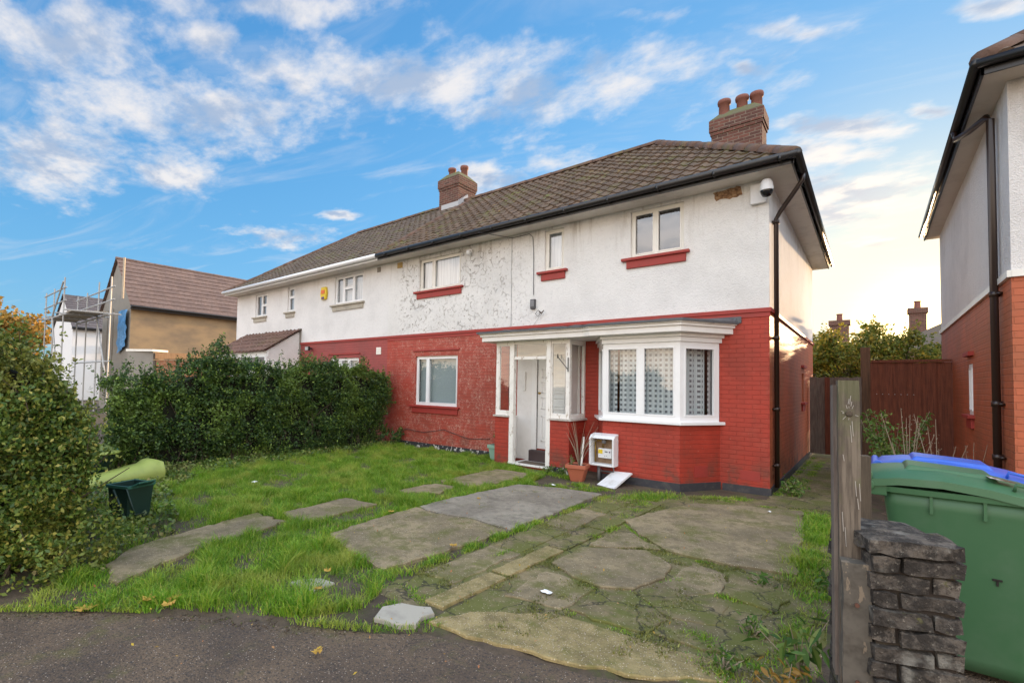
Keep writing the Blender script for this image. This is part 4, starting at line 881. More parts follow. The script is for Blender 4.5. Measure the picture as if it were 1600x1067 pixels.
tag(blades('lawn_grass', X_, Y_, 0*X_, H_*(1+.9*np.clip(sn(np.stack([X_, Y_, 0*X_], 1), 3.1, 21), 0, 1)), M['grass'], wid=.005, lean=1.1), 'bright green uneven lawn grass filling the front garden', 'grass', kind='stuff')
# weeds and grass growing in joints and along edges
segs = [((-3.12,2.85),(-3.08,5.0),.09,.10),((-3.1,4.9),(-3.05,6.95),.08,.08),((-2.95,6.6),(-2.3,7.75),.24,.13),((-2.5,7.2),(-2.35,5.6),.10,.07),((-4.62,3.0),(-4.66,4.8),.14,.09),((-4.7,5.0),(-4.6,6.8),.10,.08),((-4.6,6.8),(-3.3,7.1),.12,.08),((-4.8,7.9),(-4.1,7.75),.16,.13),
        ((-5.7,8.0),(-4.8,7.95),.10,.10),((-3.9,7.3),(-3.1,7.3),.14,.07),((-.50,5.0),(-.55,7.6),.16,.14),((-.45,6.3),(-.5,7.5),.15,.17),((-.62,7.9),(-1.7,7.85),.05,.05),((-2.0,7.8),(-1.4,8.2),.10,.08),((-2.34,4.9),(-2.30,5.6),.06,.06),((-2.32,3.7),(-2.45,4.2),.05,.05),
        ((-1.30,4.95),(-1.05,4.98),.03,.03),((-.9,3.2),(-.6,3.05),.10,.07),((-.55,3.5),(-.25,3.4),.14,.09),((-2.9,2.15),(-2.75,2.45),.06,.05),((-2.3,3.7),(-1.7,3.68),.05,.04),((-1.72,3.2),(-1.15,3.2),.05,.04),((-1.38,4.2),(-1.0,4.8),.04,.04),((-1.5,3.86),(-1.1,3.58),.04,.05),((-.95,4.25),(-.5,4.2),.05,.05),((-2.35,5.7),(-1.65,5.0),.04,.05),((-1.05,3.5),(-.5,3.3),.08,.08),((-.5,3.3),(-.3,4.8),.10,.09),((-.42,4.6),(-.45,6.0),.14,.14),((-3.08,3.3),(-3.1,5.2),.05,.07),((-4.65,3.9),(-4.68,5.2),.08,.10),((-2.45,2.35),(-2.36,2.45),.04,.05),((-1.15,8.9),(-1.1,14.5),.06,.05),((-.95,9),(-.9,14),.10,.04),((-3.2,2.7),(-4.4,2.9),.10,.10),((-3.0,2.75),(-2.6,2.6),.06,.05),((-2.8,3.4),(-2.75,4.4),.05,.04),((-5.0,2.9),(-4.9,3.3),.10,.12)]
XA, YA, HA = [], [], []
for (a, b, w_, h_) in segs:
    L = math.dist(a, b); nn = int(1500*max(L, .3)*(w_/.1)**.7); tt = rng.uniform(0, 1, nn); cl_ = sn(np.stack([tt*L*2.2, 0*tt+a[0], 0*tt+a[1]], 1), 1.2, 3)
    k = rng.uniform(size=nn) < np.clip(.40+.6*cl_, .04, 1); tt = tt[k]
    XA.append(a[0]+(b[0]-a[0])*tt+rng.normal(size=len(tt))*w_*.45); YA.append(a[1]+(b[1]-a[1])*tt+rng.normal(size=len(tt))*w_*.45); HA.append(h_*rng.uniform(.4, 1.2, len(tt))*np.clip(.7+.4*cl_[k], .4, 1.3))
XA, YA, HA = map(np.concatenate, (XA, YA, HA))
ne = 5200; te = rng.uniform(0, 1, ne); xe = -4.75+te*2.5; ye = edge_y(xe)+np.abs(rng.normal(size=ne))*.07-.035; ke = rng.uniform(size=ne) < np.clip(.3+.8*sn(np.stack([xe, ye, 0*xe], 1), 1.1, 9), 0, 1)
XA = np.concatenate([XA, xe[ke]]); YA = np.concatenate([YA, ye[ke]]); HA = np.concatenate([HA, rng.uniform(.02, .07, ke.sum())])
tag(blades('joint_weeds', XA, YA, 0*XA+.01, HA*.8, M['grass'], wid=.006, lean=1.1), 'grass and weeds growing along the cracks and edges of the drive', 'weeds', kind='stuff')
# broad-leaved cover under the hedges
X_, Y_ = scatter(26000, -10.1, -4.9, .7, 8.7, [(-5.0,.75),(-4.95,1.2),(-5.5,1.9),(-6.3,2.2),(-7.8,2.6),(-8.9,3.6),(-9.3,5.5),(-9.6,8.5),(-10.1,8.7),(-10.1,1.6),(-6,.9)], slabs_mask)
Cc = np.stack([X_, Y_, .03+rng.uniform(0, .09, len(X_))], 1); nr = np.tile([[0, 0, 1.6]], (len(X_), 1))
tag(leaf_mesh('ground_ivy', Cc, .05, M['ivy'], nrm=nr, up=0, wid=.8), 'trailing ivy and weeds covering the soil below the hedges', 'ground cover', kind='stuff')
# fallen leaves
def leafshape(name, x, y, s, z=.05, rz=0):
    pts = []; nn = 14
    for i in range(nn):
        a = 2*math.pi*i/nn; r_ = s*(.5+.5*abs(math.cos(a*2.5)))*(1.0 if i % 2 else .62); pts.append((r_*math.cos(a+rz), r_*math.sin(a+rz)))
    vs = [(x, y, z+.012)]+[(x+a, y+b, z+.012*math.sin(3*i)+.01) for i, (a, b) in enumerate(pts)]
    mb = MB(); mb.add(vs, [(0, i+1, (i+1) % nn+1) for i in range(nn)]); return mb.build(name, M['dryleaf'])
LV = [(-4.30,.93,.06,'pale brown fallen leaf at the grass edge nearest the big hedge'),(-4.05,1.24,.05,'yellow fallen leaf lying in the grass by the pavement'),(-3.93,1.36,.04,'orange fallen leaf lying in the grass by the pavement'),(-3.85,1.30,.045,'light tan curled leaf at the pavement edge'),(-4.6,4.0,.035,'small yellow leaf at the left edge of the drive slab'),(-4.25,5.3,.03,'orange leaf on the grey drive slab'),(-3.2,3.6,.035,'yellow leaf at the right edge of the tan drive slab'),(-2.6,1.7,.03,'rusty leaf on the pavement'),(-3.55,2.4,.035,'pale leaf beside the sunken stone'),(-3.3,2.15,.03,'brown leaf near the bare soil')]
for i, (a, b, s, lb) in enumerate(LV): tag(leafshape('fallen_leaf', a, b, s*1.35, .06 if b > 1.2 and i != 7 else .02, i*1.3), lb, 'leaf', 'fallen leaves')
X_, Y_ = scatter(260, -5, -.3, .4, 7.5, [(-4.9,.3),(-2,1.2),(-.3,2.6),(-.3,7.5),(-5,7.5)])
tag(leaf_mesh('leaf_litter', np.stack([X_, Y_, 0*X_+.055], 1), .022, M['dryleaf'], nrm=np.tile([[0,0,3.]], (len(X_),1)), up=0), 'tiny dry leaf scraps scattered on the drive', 'leaf litter', kind='stuff')
def scrap(x, y, s, z, label, seed):
    P_ = rough_poly([(x-s,y-s*.6),(x+s,y-s*.7),(x+s*.9,y+s*.6),(x-s*.8,y+s*.7)], s*.5, s*.12, seed)
    mb = MB(); mb.add([(q[0], q[1], z+.012*random.random()) for q in P_]+[(x, y, z+.02)], [(i, (i+1) % len(P_), len(P_)) for i in range(len(P_))]); tag(mb.build('litter_scrap', M['paper']), label, 'litter')
scrap(-1.98, 3.34, .045, .04, 'torn white paper scrap on the mossy drive', 1); scrap(-7.35, 3.62, .05, .09, 'white litter lying in the middle of the lawn', 2)
scrap(-4.0, 6.9, .05, .05, 'cream scrap at the far end of the grey drive slab', 3); scrap(-1.05, 7.45, .02, .05, 'tiny white scrap near the drive corner', 4)

X_, Y_ = scatter(150000, -3.1, -.2, 2.5, 8.2, [(-3.05,2.5),(-2.3,2.5),(-.6,3.1),(-.25,3.4),(-.22,8.2),(-3.0,7.6)], [[(-2.3,5.9),(-1.6,5.1),(-.6,5.2),(-.75,7.8),(-1.95,7.2)], [(-2.25,3.95),(-1.75,3.8),(-1.45,4.5),(-1.75,4.8),(-2.25,4.5)]])
q_ = sn(np.stack([X_, Y_, 0*X_], 1), 1.3, 12)+.8*sn(np.stack([X_, Y_, 0*X_], 1), 4.0, 13); k_ = rng.uniform(size=len(X_)) < np.clip(q_*.9-.25, 0.0, .75); X_, Y_ = X_[k_], Y_[k_]
M['mossleaf'] = mat('moss tufts', fn=f_leaf([(0,(.09,.11,.018)),(.6,(.16,.17,.03)),(1,(.26,.25,.05))]))
tag(blades('moss', X_, Y_, 0*X_+.022, rng.uniform(.008, .026, len(X_)), M['mossleaf'], wid=.007, lean=1.2), 'low moss creeping over the broken concrete and its joints', 'moss', kind='stuff')
# loose grit and chips
def grit(name, label, n, poly, z, s0, s1, m):
    xs_ = [q[0] for q in poly]; ys_ = [q[1] for q in poly]; X_, Y_ = scatter(n, min(xs_), max(xs_), min(ys_), max(ys_), poly); N = len(X_); S_ = rng.uniform(s0, s1, N)**1.0
    T4 = np.array([[1,0,-.4],[-.5,.87,-.4],[-.5,-.87,-.4],[.1,.1,.7]]); a = rng.uniform(0, 6.28, N); ca, sa = np.cos(a), np.sin(a)
    V = T4[None]*S_[:, None, None]*rng.uniform(.6, 1.3, (N, 4, 1)); V = np.stack([V[..., 0]*ca[:, None]-V[..., 1]*sa[:, None], V[..., 0]*sa[:, None]+V[..., 1]*ca[:, None], V[..., 2]*.7], -1)+np.stack([X_, Y_, 0*X_+z], 1)[:, None]
    F = np.array([[0,2,1],[0,1,3],[1,2,3],[2,0,3]])[None]+(np.arange(N)*4)[:, None, None]
    tag(npmesh(name, V.reshape(-1, 3), F.reshape(-1, 3), m), label, 'grit', kind='stuff')
M['grit'] = mat('grit', fn=lambda t: dict(color=t.ramp(t.island(), [(0,(.10,.07,.05)),(.45,(.26,.18,.12)),(.8,(.45,.36,.27)),(1,(.62,.56,.48))]), rough=.85))
PVN = [(-5.2,-.2),(-4.74,.50),(-3.72,1.37),(-2.98,1.83),(-2.30,2.30),(-1.28,2.60),(-.3,3.1),(.3,2.2),(-1.0,.9),(-3,.2)]
grit('pavement_grit', 'loose grit scattered over the brown tarmac pavement', 9000, PVN, -.003, .0015, .005, M['grit'])
grit('drive_grit', 'pale gravel chips worn out of the front concrete strip', 5200, [(-2.38,2.42),(-2.24,2.72),(-1.74,3.12),(-1.18,3.16),(-.72,3.24),(-.62,3.06),(-.9,2.86),(-1.3,2.66),(-1.84,2.50)], .036, .0015, .0045, M['grit'])
grit('slab_grit', 'small chips scattered on the drive slabs', 2600, [(-4.5,3.1),(-3.3,2.9),(-3.2,6.8),(-4.4,6.5)], .044, .002, .006, M['grit'])
grit('soil_crumbs', 'crumbs of soil along the pavement edge', 7000, [(-4.9,.4),(-4.25,1.05),(-3.72,1.46),(-2.98,1.95),(-2.5,2.35),(-2.2,2.40),(-2.9,1.75),(-3.8,1.25),(-4.6,.5)], .0, .003, .012, mat('soil crumb', fn=lambda t: dict(color=t.ramp(t.island(), [(0,(.04,.028,.018)),(.7,(.11,.08,.05)),(1,(.10,.12,.03))]), rough=.95)))
# ------------------------------------------------------------------ hedges
def hedge(name, label, x0, x1, y0, y1, top, n, size, m, disp=.16, faces='xYt', group=None, shoots=0, core_in=.22, seed=0, extra=(), gapf=2.6, sprays=0):
    root = thing(name, label, 'hedge', group)
    g = np.random.default_rng(seed); PS = []; NS = []
    def tp(x, y): return top(x, y)
    areas = {'x': (y1-y0)*2, 'X': (y1-y0)*2, 'y': (x1-x0)*2, 'Y': (x1-x0)*2, 't': (x1-x0)*(y1-y0)}
    tot = sum(areas[f]*w_ for f, w_ in faces)
    for f, w_ in faces:
        k = int(n*areas[f]*w_/tot); u = g.uniform(0, 1, k); v = g.uniform(0, 1, k)**.9; d_ = g.exponential(.075, k)
        if f in 'xX':
            xx = np.full(k, x1 if f == 'x' else x0); yy = y0+(y1-y0)*u; zz = v*tp(xx, yy); nv = np.array([1 if f == 'x' else -1, 0, 0.])
        elif f in 'yY':
            yy = np.full(k, y0 if f == 'y' else y1); xx = x0+(x1-x0)*u; zz = v*tp(xx, yy); nv = np.array([0, -1 if f == 'y' else 1, 0.])
        else:
            xx = x0+(x1-x0)*u; yy = y0+(y1-y0)*v; zz = tp(xx, yy); nv = np.array([0, 0, 1.])
        P_ = np.stack([xx, yy, zz], 1); disp_ = disp*(sn(P_, .55, seed+1)*.7+.4*sn(P_, 1.7, seed+2)); 
        rnd = 0.18*np.clip((zz/tp(xx, yy)-.75)/.25, 0, 1)**2 if f != 't' else 0
        low = .12*np.clip((.35-zz)/.35, 0, 1) if f != 't' else 0
        P_ = P_+nv*(disp_-d_-rnd-low)[:, None]; PS.append(P_); NS.append(np.tile(nv, (k, 1)))
    for (cx_, cy_, cz_, rx_, rz_, k) in extra:
        v = unit(g.normal(size=(k, 3)))*(g.uniform(.3, 1, k)**.5)[:, None]; PS.append(np.array([cx_, cy_, cz_])+v*np.array([rx_, rx_, rz_])); NS.append(v)
    C_ = np.concatenate(PS); Nn = np.concatenate(NS); kk_ = g.uniform(size=len(C_)) < np.clip(.62+.75*sn(C_, gapf, seed+5), .12, 1); C_ = C_[kk_]; Nn = Nn[kk_]; C_[:, 2] = np.maximum(C_[:, 2], .02)
    if sprays:
        ii = g.integers(0, len(C_), sprays); B0 = C_[ii]; Dn = unit(Nn[ii]+np.array([0, 0, .7])+g.normal(size=(sprays, 3))*.45); Ls = g.uniform(.10, .34, sprays)
        tt = g.uniform(0, 1, (sprays, 20)); SP = (B0[:, None]+Dn[:, None]*Ls[:, None, None]*tt[..., None]+g.normal(size=(sprays, 20, 3))*.020).reshape(-1, 3)
        mt_ = MB()
        for b_, d_, l_ in zip(B0[:260], Dn[:260], Ls[:260]): mt_.tube([tuple(b_-d_*.1), tuple(b_+d_*l_)], [.004, .0015], 3, caps=False)
        mt_.build('twigs', M['bark'], root); C_ = np.concatenate([C_, SP]); Nn = np.concatenate([Nn, np.repeat(Nn[ii]*.5, 20, 0)])
    # shoots sticking out of the top
    SC = []; mbs = MB()
    for i in range(shoots):
        xx, yy = g.uniform(x0+.1, x1), g.uniform(y0, y1); zz = float(tp(np.array([xx]), np.array([yy]))[0])-.12; h_ = g.uniform(.18, .48); dx, dy = g.normal(size=2)*.12
        mbs.tube([(xx, yy, zz), (xx+dx, yy+dy, zz+h_)], [.005, .002], 4, caps=False); tt = g.uniform(0.1, 1, 26)
        SC.append(np.stack([xx+dx*tt, yy+dy*tt, zz+h_*tt], 1)+g.normal(size=(26, 3))*.022)
    if shoots: C_ = np.concatenate([C_]+SC); Nn = np.concatenate([Nn, np.zeros((26*shoots, 3))])
    leaf_mesh('leaves', C_, size, m, root, nrm=Nn*.9, g=g)
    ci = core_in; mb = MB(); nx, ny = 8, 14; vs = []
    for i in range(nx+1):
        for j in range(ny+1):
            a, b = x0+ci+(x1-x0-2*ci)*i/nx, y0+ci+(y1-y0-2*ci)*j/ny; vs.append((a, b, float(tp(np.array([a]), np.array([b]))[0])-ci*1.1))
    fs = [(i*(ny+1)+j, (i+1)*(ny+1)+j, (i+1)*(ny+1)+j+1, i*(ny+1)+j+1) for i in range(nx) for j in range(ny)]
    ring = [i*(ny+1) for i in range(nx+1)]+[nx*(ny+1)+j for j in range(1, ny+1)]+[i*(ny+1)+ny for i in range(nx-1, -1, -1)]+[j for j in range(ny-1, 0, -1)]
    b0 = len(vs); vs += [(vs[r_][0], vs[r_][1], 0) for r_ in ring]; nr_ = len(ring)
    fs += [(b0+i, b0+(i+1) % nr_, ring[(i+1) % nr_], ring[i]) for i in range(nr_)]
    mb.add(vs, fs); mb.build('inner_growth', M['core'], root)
    mb = MB(); 
    for i in range(90):
        f = g.uniform(); xx = g.uniform(x0+.1, x1-.05) ; yy = g.uniform(y0+.1, y1-.1)
        if g.uniform() < .6: xx = x1-ci+.02+g.uniform(0, .1)
        z1_ = g.uniform(.5, 1.3); mb.tube([(xx, yy, 0), (xx+g.normal()*.05, yy+g.normal()*.12, z1_*.5), (xx+g.normal()*.08, yy+g.normal()*.25, z1_)], [.012, .009, .004], 5, caps=False)
    mb.build('branches', M['bark'], root)
    return root
topB = lambda x, y: 2.0+.05*np.sin(y*2.1)+.05*np.sin(y*5+1)-.30*np.clip((4.3-y)/1.0, 0, 1)*(y < 4.4)-.06*np.clip(y-8.2, 0, 1)
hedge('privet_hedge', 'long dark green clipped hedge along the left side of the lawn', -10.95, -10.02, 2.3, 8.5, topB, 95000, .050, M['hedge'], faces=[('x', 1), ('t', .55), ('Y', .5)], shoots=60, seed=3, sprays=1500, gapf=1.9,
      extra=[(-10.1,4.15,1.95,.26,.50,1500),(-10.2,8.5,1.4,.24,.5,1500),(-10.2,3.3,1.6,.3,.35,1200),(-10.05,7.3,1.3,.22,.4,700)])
topA = lambda x, y: 1.98-.95*np.clip((y-.62)/.75, 0, 1)**1.3+.05*np.sin(y*7)+.04*np.sin(x*5)
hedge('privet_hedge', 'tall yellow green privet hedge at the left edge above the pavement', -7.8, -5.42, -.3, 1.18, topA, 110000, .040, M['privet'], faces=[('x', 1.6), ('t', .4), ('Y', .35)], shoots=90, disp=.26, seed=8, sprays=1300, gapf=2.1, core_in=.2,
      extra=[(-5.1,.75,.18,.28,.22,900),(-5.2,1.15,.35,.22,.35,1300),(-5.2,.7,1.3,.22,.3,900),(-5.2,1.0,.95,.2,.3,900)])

# ------------------------------------------------------------------ small plants
def plant(name, label, cat, x, y, h, n, spread, size, m, stems=8, group=None, z=0, woody='twig', wid=.45, sr=.005):
    r = thing(name, label, cat, group, (x, y, z)); g = np.random.default_rng(int(abs(x*1000+y*77))); mb = MB(); C_ = []
    for i in range(stems):
        a = g.uniform(0, 6.28); l = g.uniform(.2, 1)*spread; hh = h*g.uniform(.6, 1); P1 = np.array([l*.4*math.cos(a), l*.4*math.sin(a), hh*.55]); P2 = np.array([l*math.cos(a), l*math.sin(a), hh])
        mb.tube([(0, 0, 0), tuple(P1), tuple(P2)], [sr, sr*.8, sr*.35], 5, caps=False)
        k = max(1, n//stems); t = g.uniform(.25, 1, k)[:, None]; C_.append(np.where(t < .55, P1*t/.55, P1+(P2-P1)*(t-.55)/.45)+g.normal(size=(k, 3))*size*.6)
    mb.build('stems', M[woody], r)
    if n: C_ = np.concatenate(C_); C_[:, 2] = np.maximum(C_[:, 2], .01); leaf_mesh('leaves', C_, size, m, r, g=g, wid=wid, lance=True)
    return r
plant('self_seeded_shrub', 'leafy self-seeded shrub with long leaves beside the wooden post', 'plant', -.33, 3.35, .40, 60, .20, .10, M['weed'], stems=7, wid=.32)
plant('yellowing_weed', 'yellowing weed at the foot of the wooden post', 'plant', -.36, 3.02, .22, 130, .16, .05, M['autumn'], stems=8)
plant('yellowing_weed', 'low green weed on the drive left of the yellowing one', 'plant', -.68, 3.15, .14, 90, .12, .04, M['weed'], stems=7)
plant('weed', 'flat green weed in the drive crack near the right border', 'plant', -.72, 4.72, .06, 60, .13, .07, M['weed'], stems=9, wid=.3)
plant('weed', 'bushy green weed growing in the broken concrete corner', 'plant', -.62, 3.75, .12, 80, .11, .05, M['weed'], stems=8, wid=.35)
plant('weed', 'flat green weed beside the fence in the right border', 'plant', -.32, 5.0, .08, 60, .13, .07, M['weed'], stems=8, wid=.35)
plant('wall_weed', 'pale leafed weed at the foot of the brown downpipe', 'plant', -.98, 9.0, .30, 150, .22, .07, M['weed'], stems=7)
plant('wall_weed', 'green weed climbing the wall at the end of the hedge', 'plant', -9.75, 8.55, .55, 320, .28, .07, M['hedge'], stems=9)
plant('wall_weed', 'small weed below the porch threshold', 'plant', -4.7, 7.95, .16, 260, .22, .035, M['weed'], stems=10)
plant('wall_weed', 'green weed beside the terracotta planter', 'plant', -4.35, 7.85, .22, 220, .16, .04, M['weed'], stems=9)
plant('dry_stalks', 'tall dry grey seed stalks in front of the brown gate', 'plant', .35, 8.3, 1.55, 260, .30, .02, M['twig'], stems=9, sr=.007)
plant('dry_stalks', 'dry branching stalks right of the tall seed stalks', 'plant', .62, 8.2, 1.40, 220, .30, .02, M['twig'], stems=8, sr=.007)
plant('dry_stalks', 'short dry stalks against the right house', 'plant', .95, 8.6, 1.25, 120, .16, .02, M['twig'], stems=5, sr=.006)
plant('garden_bush', 'light green feathery bush behind the blue bin', 'bush', .18, 8.8, 1.45, 2600, .45, .05, M['weed'], stems=22)

# ------------------------------------------------------------------ planters, meter, lid, mat
def square_pot(x, y, w0, w1, h, m, rim, name, label, rz=0, soil=.85):
    r = thing(name, label, 'planter', None, (x, y, 0), rz); a, b = w0/2, w1/2; t_ = .012
    mb = MB(); mb.hexa([(-a,-a,0),(a,-a,0),(a,a,0),(-a,a,0)], [(-b,-b,h*soil),(b,-b,h*soil),(b,b,h*soil),(-b,b,h*soil)])
    mb.build('tub', m, r, bevel=.012)
    c = b+.018; mb = MB(); k = b-.015
    for q in ((-c,c,-c,-k),(-c,c,k,c),(-c,-k,-k,k),(k,c,-k,k)): mb.box(*q, h*soil-.02, h)
    mb.build('rim', rim, r, bevel=.006)
    MB().box(-k,k,-k,k,h*soil-.01,h*.9).build('soil', M['soil'], r); return r
square_pot(-3.98, 7.72, .20, .32, .30, M['terracotta'], M['terracotta'], 'planter', 'square terracotta planter with dead stems in front of the porch corner', R(12))
r = plant('dead_shrub', 'bare dead shrub with a broken white stake standing in the terracotta planter', 'plant', -3.97, 7.74, .85, 0, .40, .03, M['twig'], stems=16, z=.26, sr=.005)
MB().tube([(.05,-.02,0),(.10,-.02,.52)], [.02,.014], 6).build('stake', M['oldwhite'], r); MB().tube([(.03,-.02,0),(.05,-.02,.22)], [.025,.02], 6).build('stump', M['bark'], r)
plant('seedling', 'small green seedling in the left of the terracotta planter', 'plant', -4.08, 7.66, .20, 40, .05, .035, M['weed'], stems=4, z=.26)
square_pot(-6.28, 8.45, .22, .30, .36, M['mint'], M['mint'], 'planter', 'pale mint green plastic planter against the left of the porch', R(3))
plant('potted_herb', 'small green herb growing in the mint planter', 'plant', -6.27, 8.45, .32, 300, .15, .035, M['weed'], stems=12, z=.32)
MM = Matrix.Translation((0, 0, 0))
mt = thing('meter_box', 'open white gas meter cabinet on the red wall under the bay window', 'meter box', None, (-3.63, by, 0))
mb = MB(); x0, x1, ya, z0, z1 = -.23, .23, -.21, .28, .80
mb.box(x0, x0+.035, ya, 0, z0, z1-.04); mb.box(x1-.035, x1, ya, 0, z0, z1-.04); mb.box(x0+.035, x1-.035, ya, 0, z0, z0+.035)
mb.hexa([(x0,ya,z1-.045),(x1,ya,z1-.045),(x1,0,z1-.045),(x0,0,z1-.045)], [(x0,ya+.06,z1+.01),(x1,ya+.06,z1+.01),(x1,0,z1+.04),(x0,0,z1+.04)]); mb.build('cabinet', M['whiteplastic'], mt, bevel=.012)
MB().box(x0+.036, x1-.036, -.03, -.002, z0+.036, z1-.046).build('back_board', M['meterback'], mt)
m2 = MB().box(-.10, .15, -.12, -.035, z0+.13, z0+.30).build('gas_meter', M['whiteplastic'], mt, bevel=.015)
MB().box(-.09, -.01, -.123, -.119, z0+.21, z0+.28).build('label_sticker', M['yellow'], m2)
mb = MB(); mb.box(.03,.08,-.124,-.119,z0+.24,z0+.255); mb.box(.025,.035,-.124,-.119,z0+.17,z0+.18); mb.box(.055,.065,-.124,-.119,z0+.17,z0+.18); mb.build('display', M['black'], m2)
MB().tube([(.12,-.125,z0+.245),(.12,-.117,z0+.245)], .013, 10).build('button', M['purple'], m2)
mb = MB(); mb.tube([(-.16,-.07,z1-.10),(-.10,-.08,z1-.09),(-.02,-.08,z1-.09),(-.02,-.08,z0+.30)], .016, 8); mb.tube([(-.17,-.07,z0+.05),(-.17,-.07,z1-.10)], .012, 8); mb.build('pipework', M['brass'], mt, smooth=True)
MB().lathe([(0,.03),(.035,.03),(.04,0),(.035,-.03),(0,-.03)], (-.0,-.09,z1-.10), 12).build('regulator', M['grey'], mt)
mb = MB(); mb.tube([(-.10,-.07,z0),(-.10,-.07,.0)], .028, 8); mb.tube([(-.10,-.07,z0-.10),(.17,-.06,z0-.10),(.17,-.06,z0)], .018, 8); mb.build('riser_pipe', M['grey'], mt, smooth=True)
lid = thing('loose_panel', 'white cabinet lid lying tilted on the ground below the gas meter', 'lid', None, (-3.36, 7.80, .10)); lid.rotation_euler = (R(22), R(-4), R(-14))
MB().box(-.19,.19,-.27,.27,-.008,.008).build('panel', mat('stained white lid', fn=f_paint((.78,.79,.80), .6, (.40,.38,.32), .3, scale=4)), lid, bevel=.006)
mb = MB(); mb.box(-.19,.19,.262,.278,-.03,.0); mb.box(-.19,-.18,-.26,.26,-.025,.0); mb.box(.18,.19,-.26,.26,-.025,.0); mb.build('lip', M['whiteplastic'], lid)
tag(MB().box(-5.55,-4.92,8.16,8.45,.086,.098).build('doormat', M['mat'], bevel=.004), 'flat brown doormat on the white porch threshold', 'doormat')
# wall mounted devices
cb = thing('cable_box', 'small dark grey cable box on the white wall between the upper windows', 'box', None, (-5.62, YF, 3.42))
MB().box(-.06,.06,-.06,0,-.11,.10).build('casing', M['darkgrey'], cb, bevel=.01); MB().box(-.045,.045,-.066,-.06,-.06,.08).build('cover', M['grey'], cb, bevel=.004)
c1 = thing('security_camera', 'small white camera on the wall right of the net curtained upper window', 'camera', None, (-7.42, YF, 4.86))
MB().box(-.05,.05,-.05,0,-.04,.06).build('mount', M['whiteplastic'], c1, bevel=.01); MB().lathe([(.05,.03),(.06,.0),(.055,-.05),(.035,-.08),(0,-.085)], (0,-.10,-.02), 14).build('camera_head', M['whiteplastic'], c1, smooth=True)
c2 = thing('dome_camera', 'white dome camera with dark lens on the top right corner of the house', 'camera', None, (-1.38, YF, 4.80))
MB().box(-.10,.12,-.07,0,-.16,.16).build('junction_box', M['whiteplastic'], c2, bevel=.01)
mb = MB(); mb.tube([(.06,-.06,.02),(.14,-.20,.06)], .035, 10); mb.lathe([(.0,.14),(.06,.13),(.085,.08),(.095,.0),(.095,-.04)], (.15,-.22,.0), 18); mb.build('housing', M['whiteplastic'], c2, smooth=True)
MB().lathe([(.085,-.04),(.082,-.08),(.055,-.125),(0,-.14)], (.15,-.22,.0), 18).build('dome_lens', M['dome'], c2, smooth=True)
ab = thing('alarm_box', 'yellow burglar alarm box on the far white wall', 'alarm', None, (-13.58, YF, 4.50))
MB().prism([(-.12,-.20),(.12,-.20),(.17,0),(.12,.20),(-.12,.20),(-.17,0)], -.08, 0).build('casing', M['yellow'], ab, bevel=.015)
for o in list(ab.children): o.rotation_euler = (R(-90), 0, 0); o.location = (0, -.08, 0); o.rotation_euler = (R(90), 0, 0); o.location = (0, -.08, 0)
MB().box(-.09,.09,-.095,-.079,-.02,.10).build('badge', mat('orange badge', (.75,.16,.03), .5), ab); MB().box(-.07,.07,-.093,-.079,-.19,-.12).build('strobe', M['purple'], ab, bevel=.01)
fl = thing('flood_light', 'black floodlight on the faded red wall of the far house', 'light', None, (-14.25, YF, 2.74))
MB().box(-.10,.10,-.20,-.12,-.08,.06).build('lamp_head', M['black'], fl, bevel=.01); MB().box(-.02,.02,-.14,0,-.02,.02).build('arm', M['black'], fl); MB().box(-.085,.085,-.206,-.199,-.065,.045).build('lens', M['steel'], fl)
bk = thing('wall_hook', 'rusty hook with old cable loops high on the wall above the porch', 'hook', None, (-5.45, YF, 3.22))
MB().tube([(0,0,0),(.02,-.08,.02),(.08,-.10,-.03),(.12,-.06,.03)], .012, 6).build('hook', M['bark'], bk); MB().tube([(.05,-.07,0),(-.02,-.05,-.09),(-.1,-.04,-.02),(-.03,-.04,.05),(.05,-.05,.0)], .006, 5).build('cable_loop', M['darkgrey'], bk)
MB().tube([(.1,-.06,0),(-.15,-.02,-.25),(-.4,-.02,-.42)], .004, 5).build('wire', M['steel'], bk)

# ------------------------------------------------------------------ caddy and plastic toy
cd = thing('food_caddy', 'small dark green square caddy with no lid on the lawn near the big hedge', 'bin', None, (-6.62, 1.80, .02), R(22))
mb = MB(); a, b, h = .13, .155, .42; t_ = .012
def ring(mb, a0, a1, z0, z1, t):  # open tapered box wall
    for (p, q) in (((-1,-1),(1,-1)),((1,-1),(1,1)),((1,1),(-1,1)),((-1,1),(-1,-1))):
        o0 = [(p[0]*a0,p[1]*a0,z0),(q[0]*a0,q[1]*a0,z0),(q[0]*a1,q[1]*a1,z1),(p[0]*a1,p[1]*a1,z1)]; i0 = [(v[0]*(1-t/a0),v[1]*(1-t/a0),v[2]) for v in o0]
        mb.add(o0+i0, [(0,1,2,3),(7,6,5,4),(3,2,6,7),(0,4,5,1)])
ring(mb, a, b, .0, h, .012); mb.box(-a,a,-a,a,0,.02); mb.build('tub', M['caddy'], cd)
mb = MB(); ring(mb, b+.012, b+.016, h-.03, h+.005, .014); mb.build('rim', M['teal'], cd, bevel=.003)
mb = MB(); mb.tube([(b+.0,-b-.012,h-.02),(b+.05,-.1,.10),(b+.03,.05,.09)], .010, 6); mb.tube([(-.02,-b-.03,h-.04),(.10,-b-.02,.17),(.13,-b+.0,.06)], .012, 6); mb.build('handle', M['caddy'], cd, smooth=True)
mb = MB(); mb.hexa([(b,-.13,h-.02),(b+.10,-.10,h+.03),(b+.10,.10,h+.03),(b,.13,h-.02)],[(b,-.13,h+.0),(b+.10,-.10,h+.05),(b+.10,.10,h+.05),(b,.13,h+.0)]); mb.build('hinge_flap', M['teal'], cd, bevel=.004)
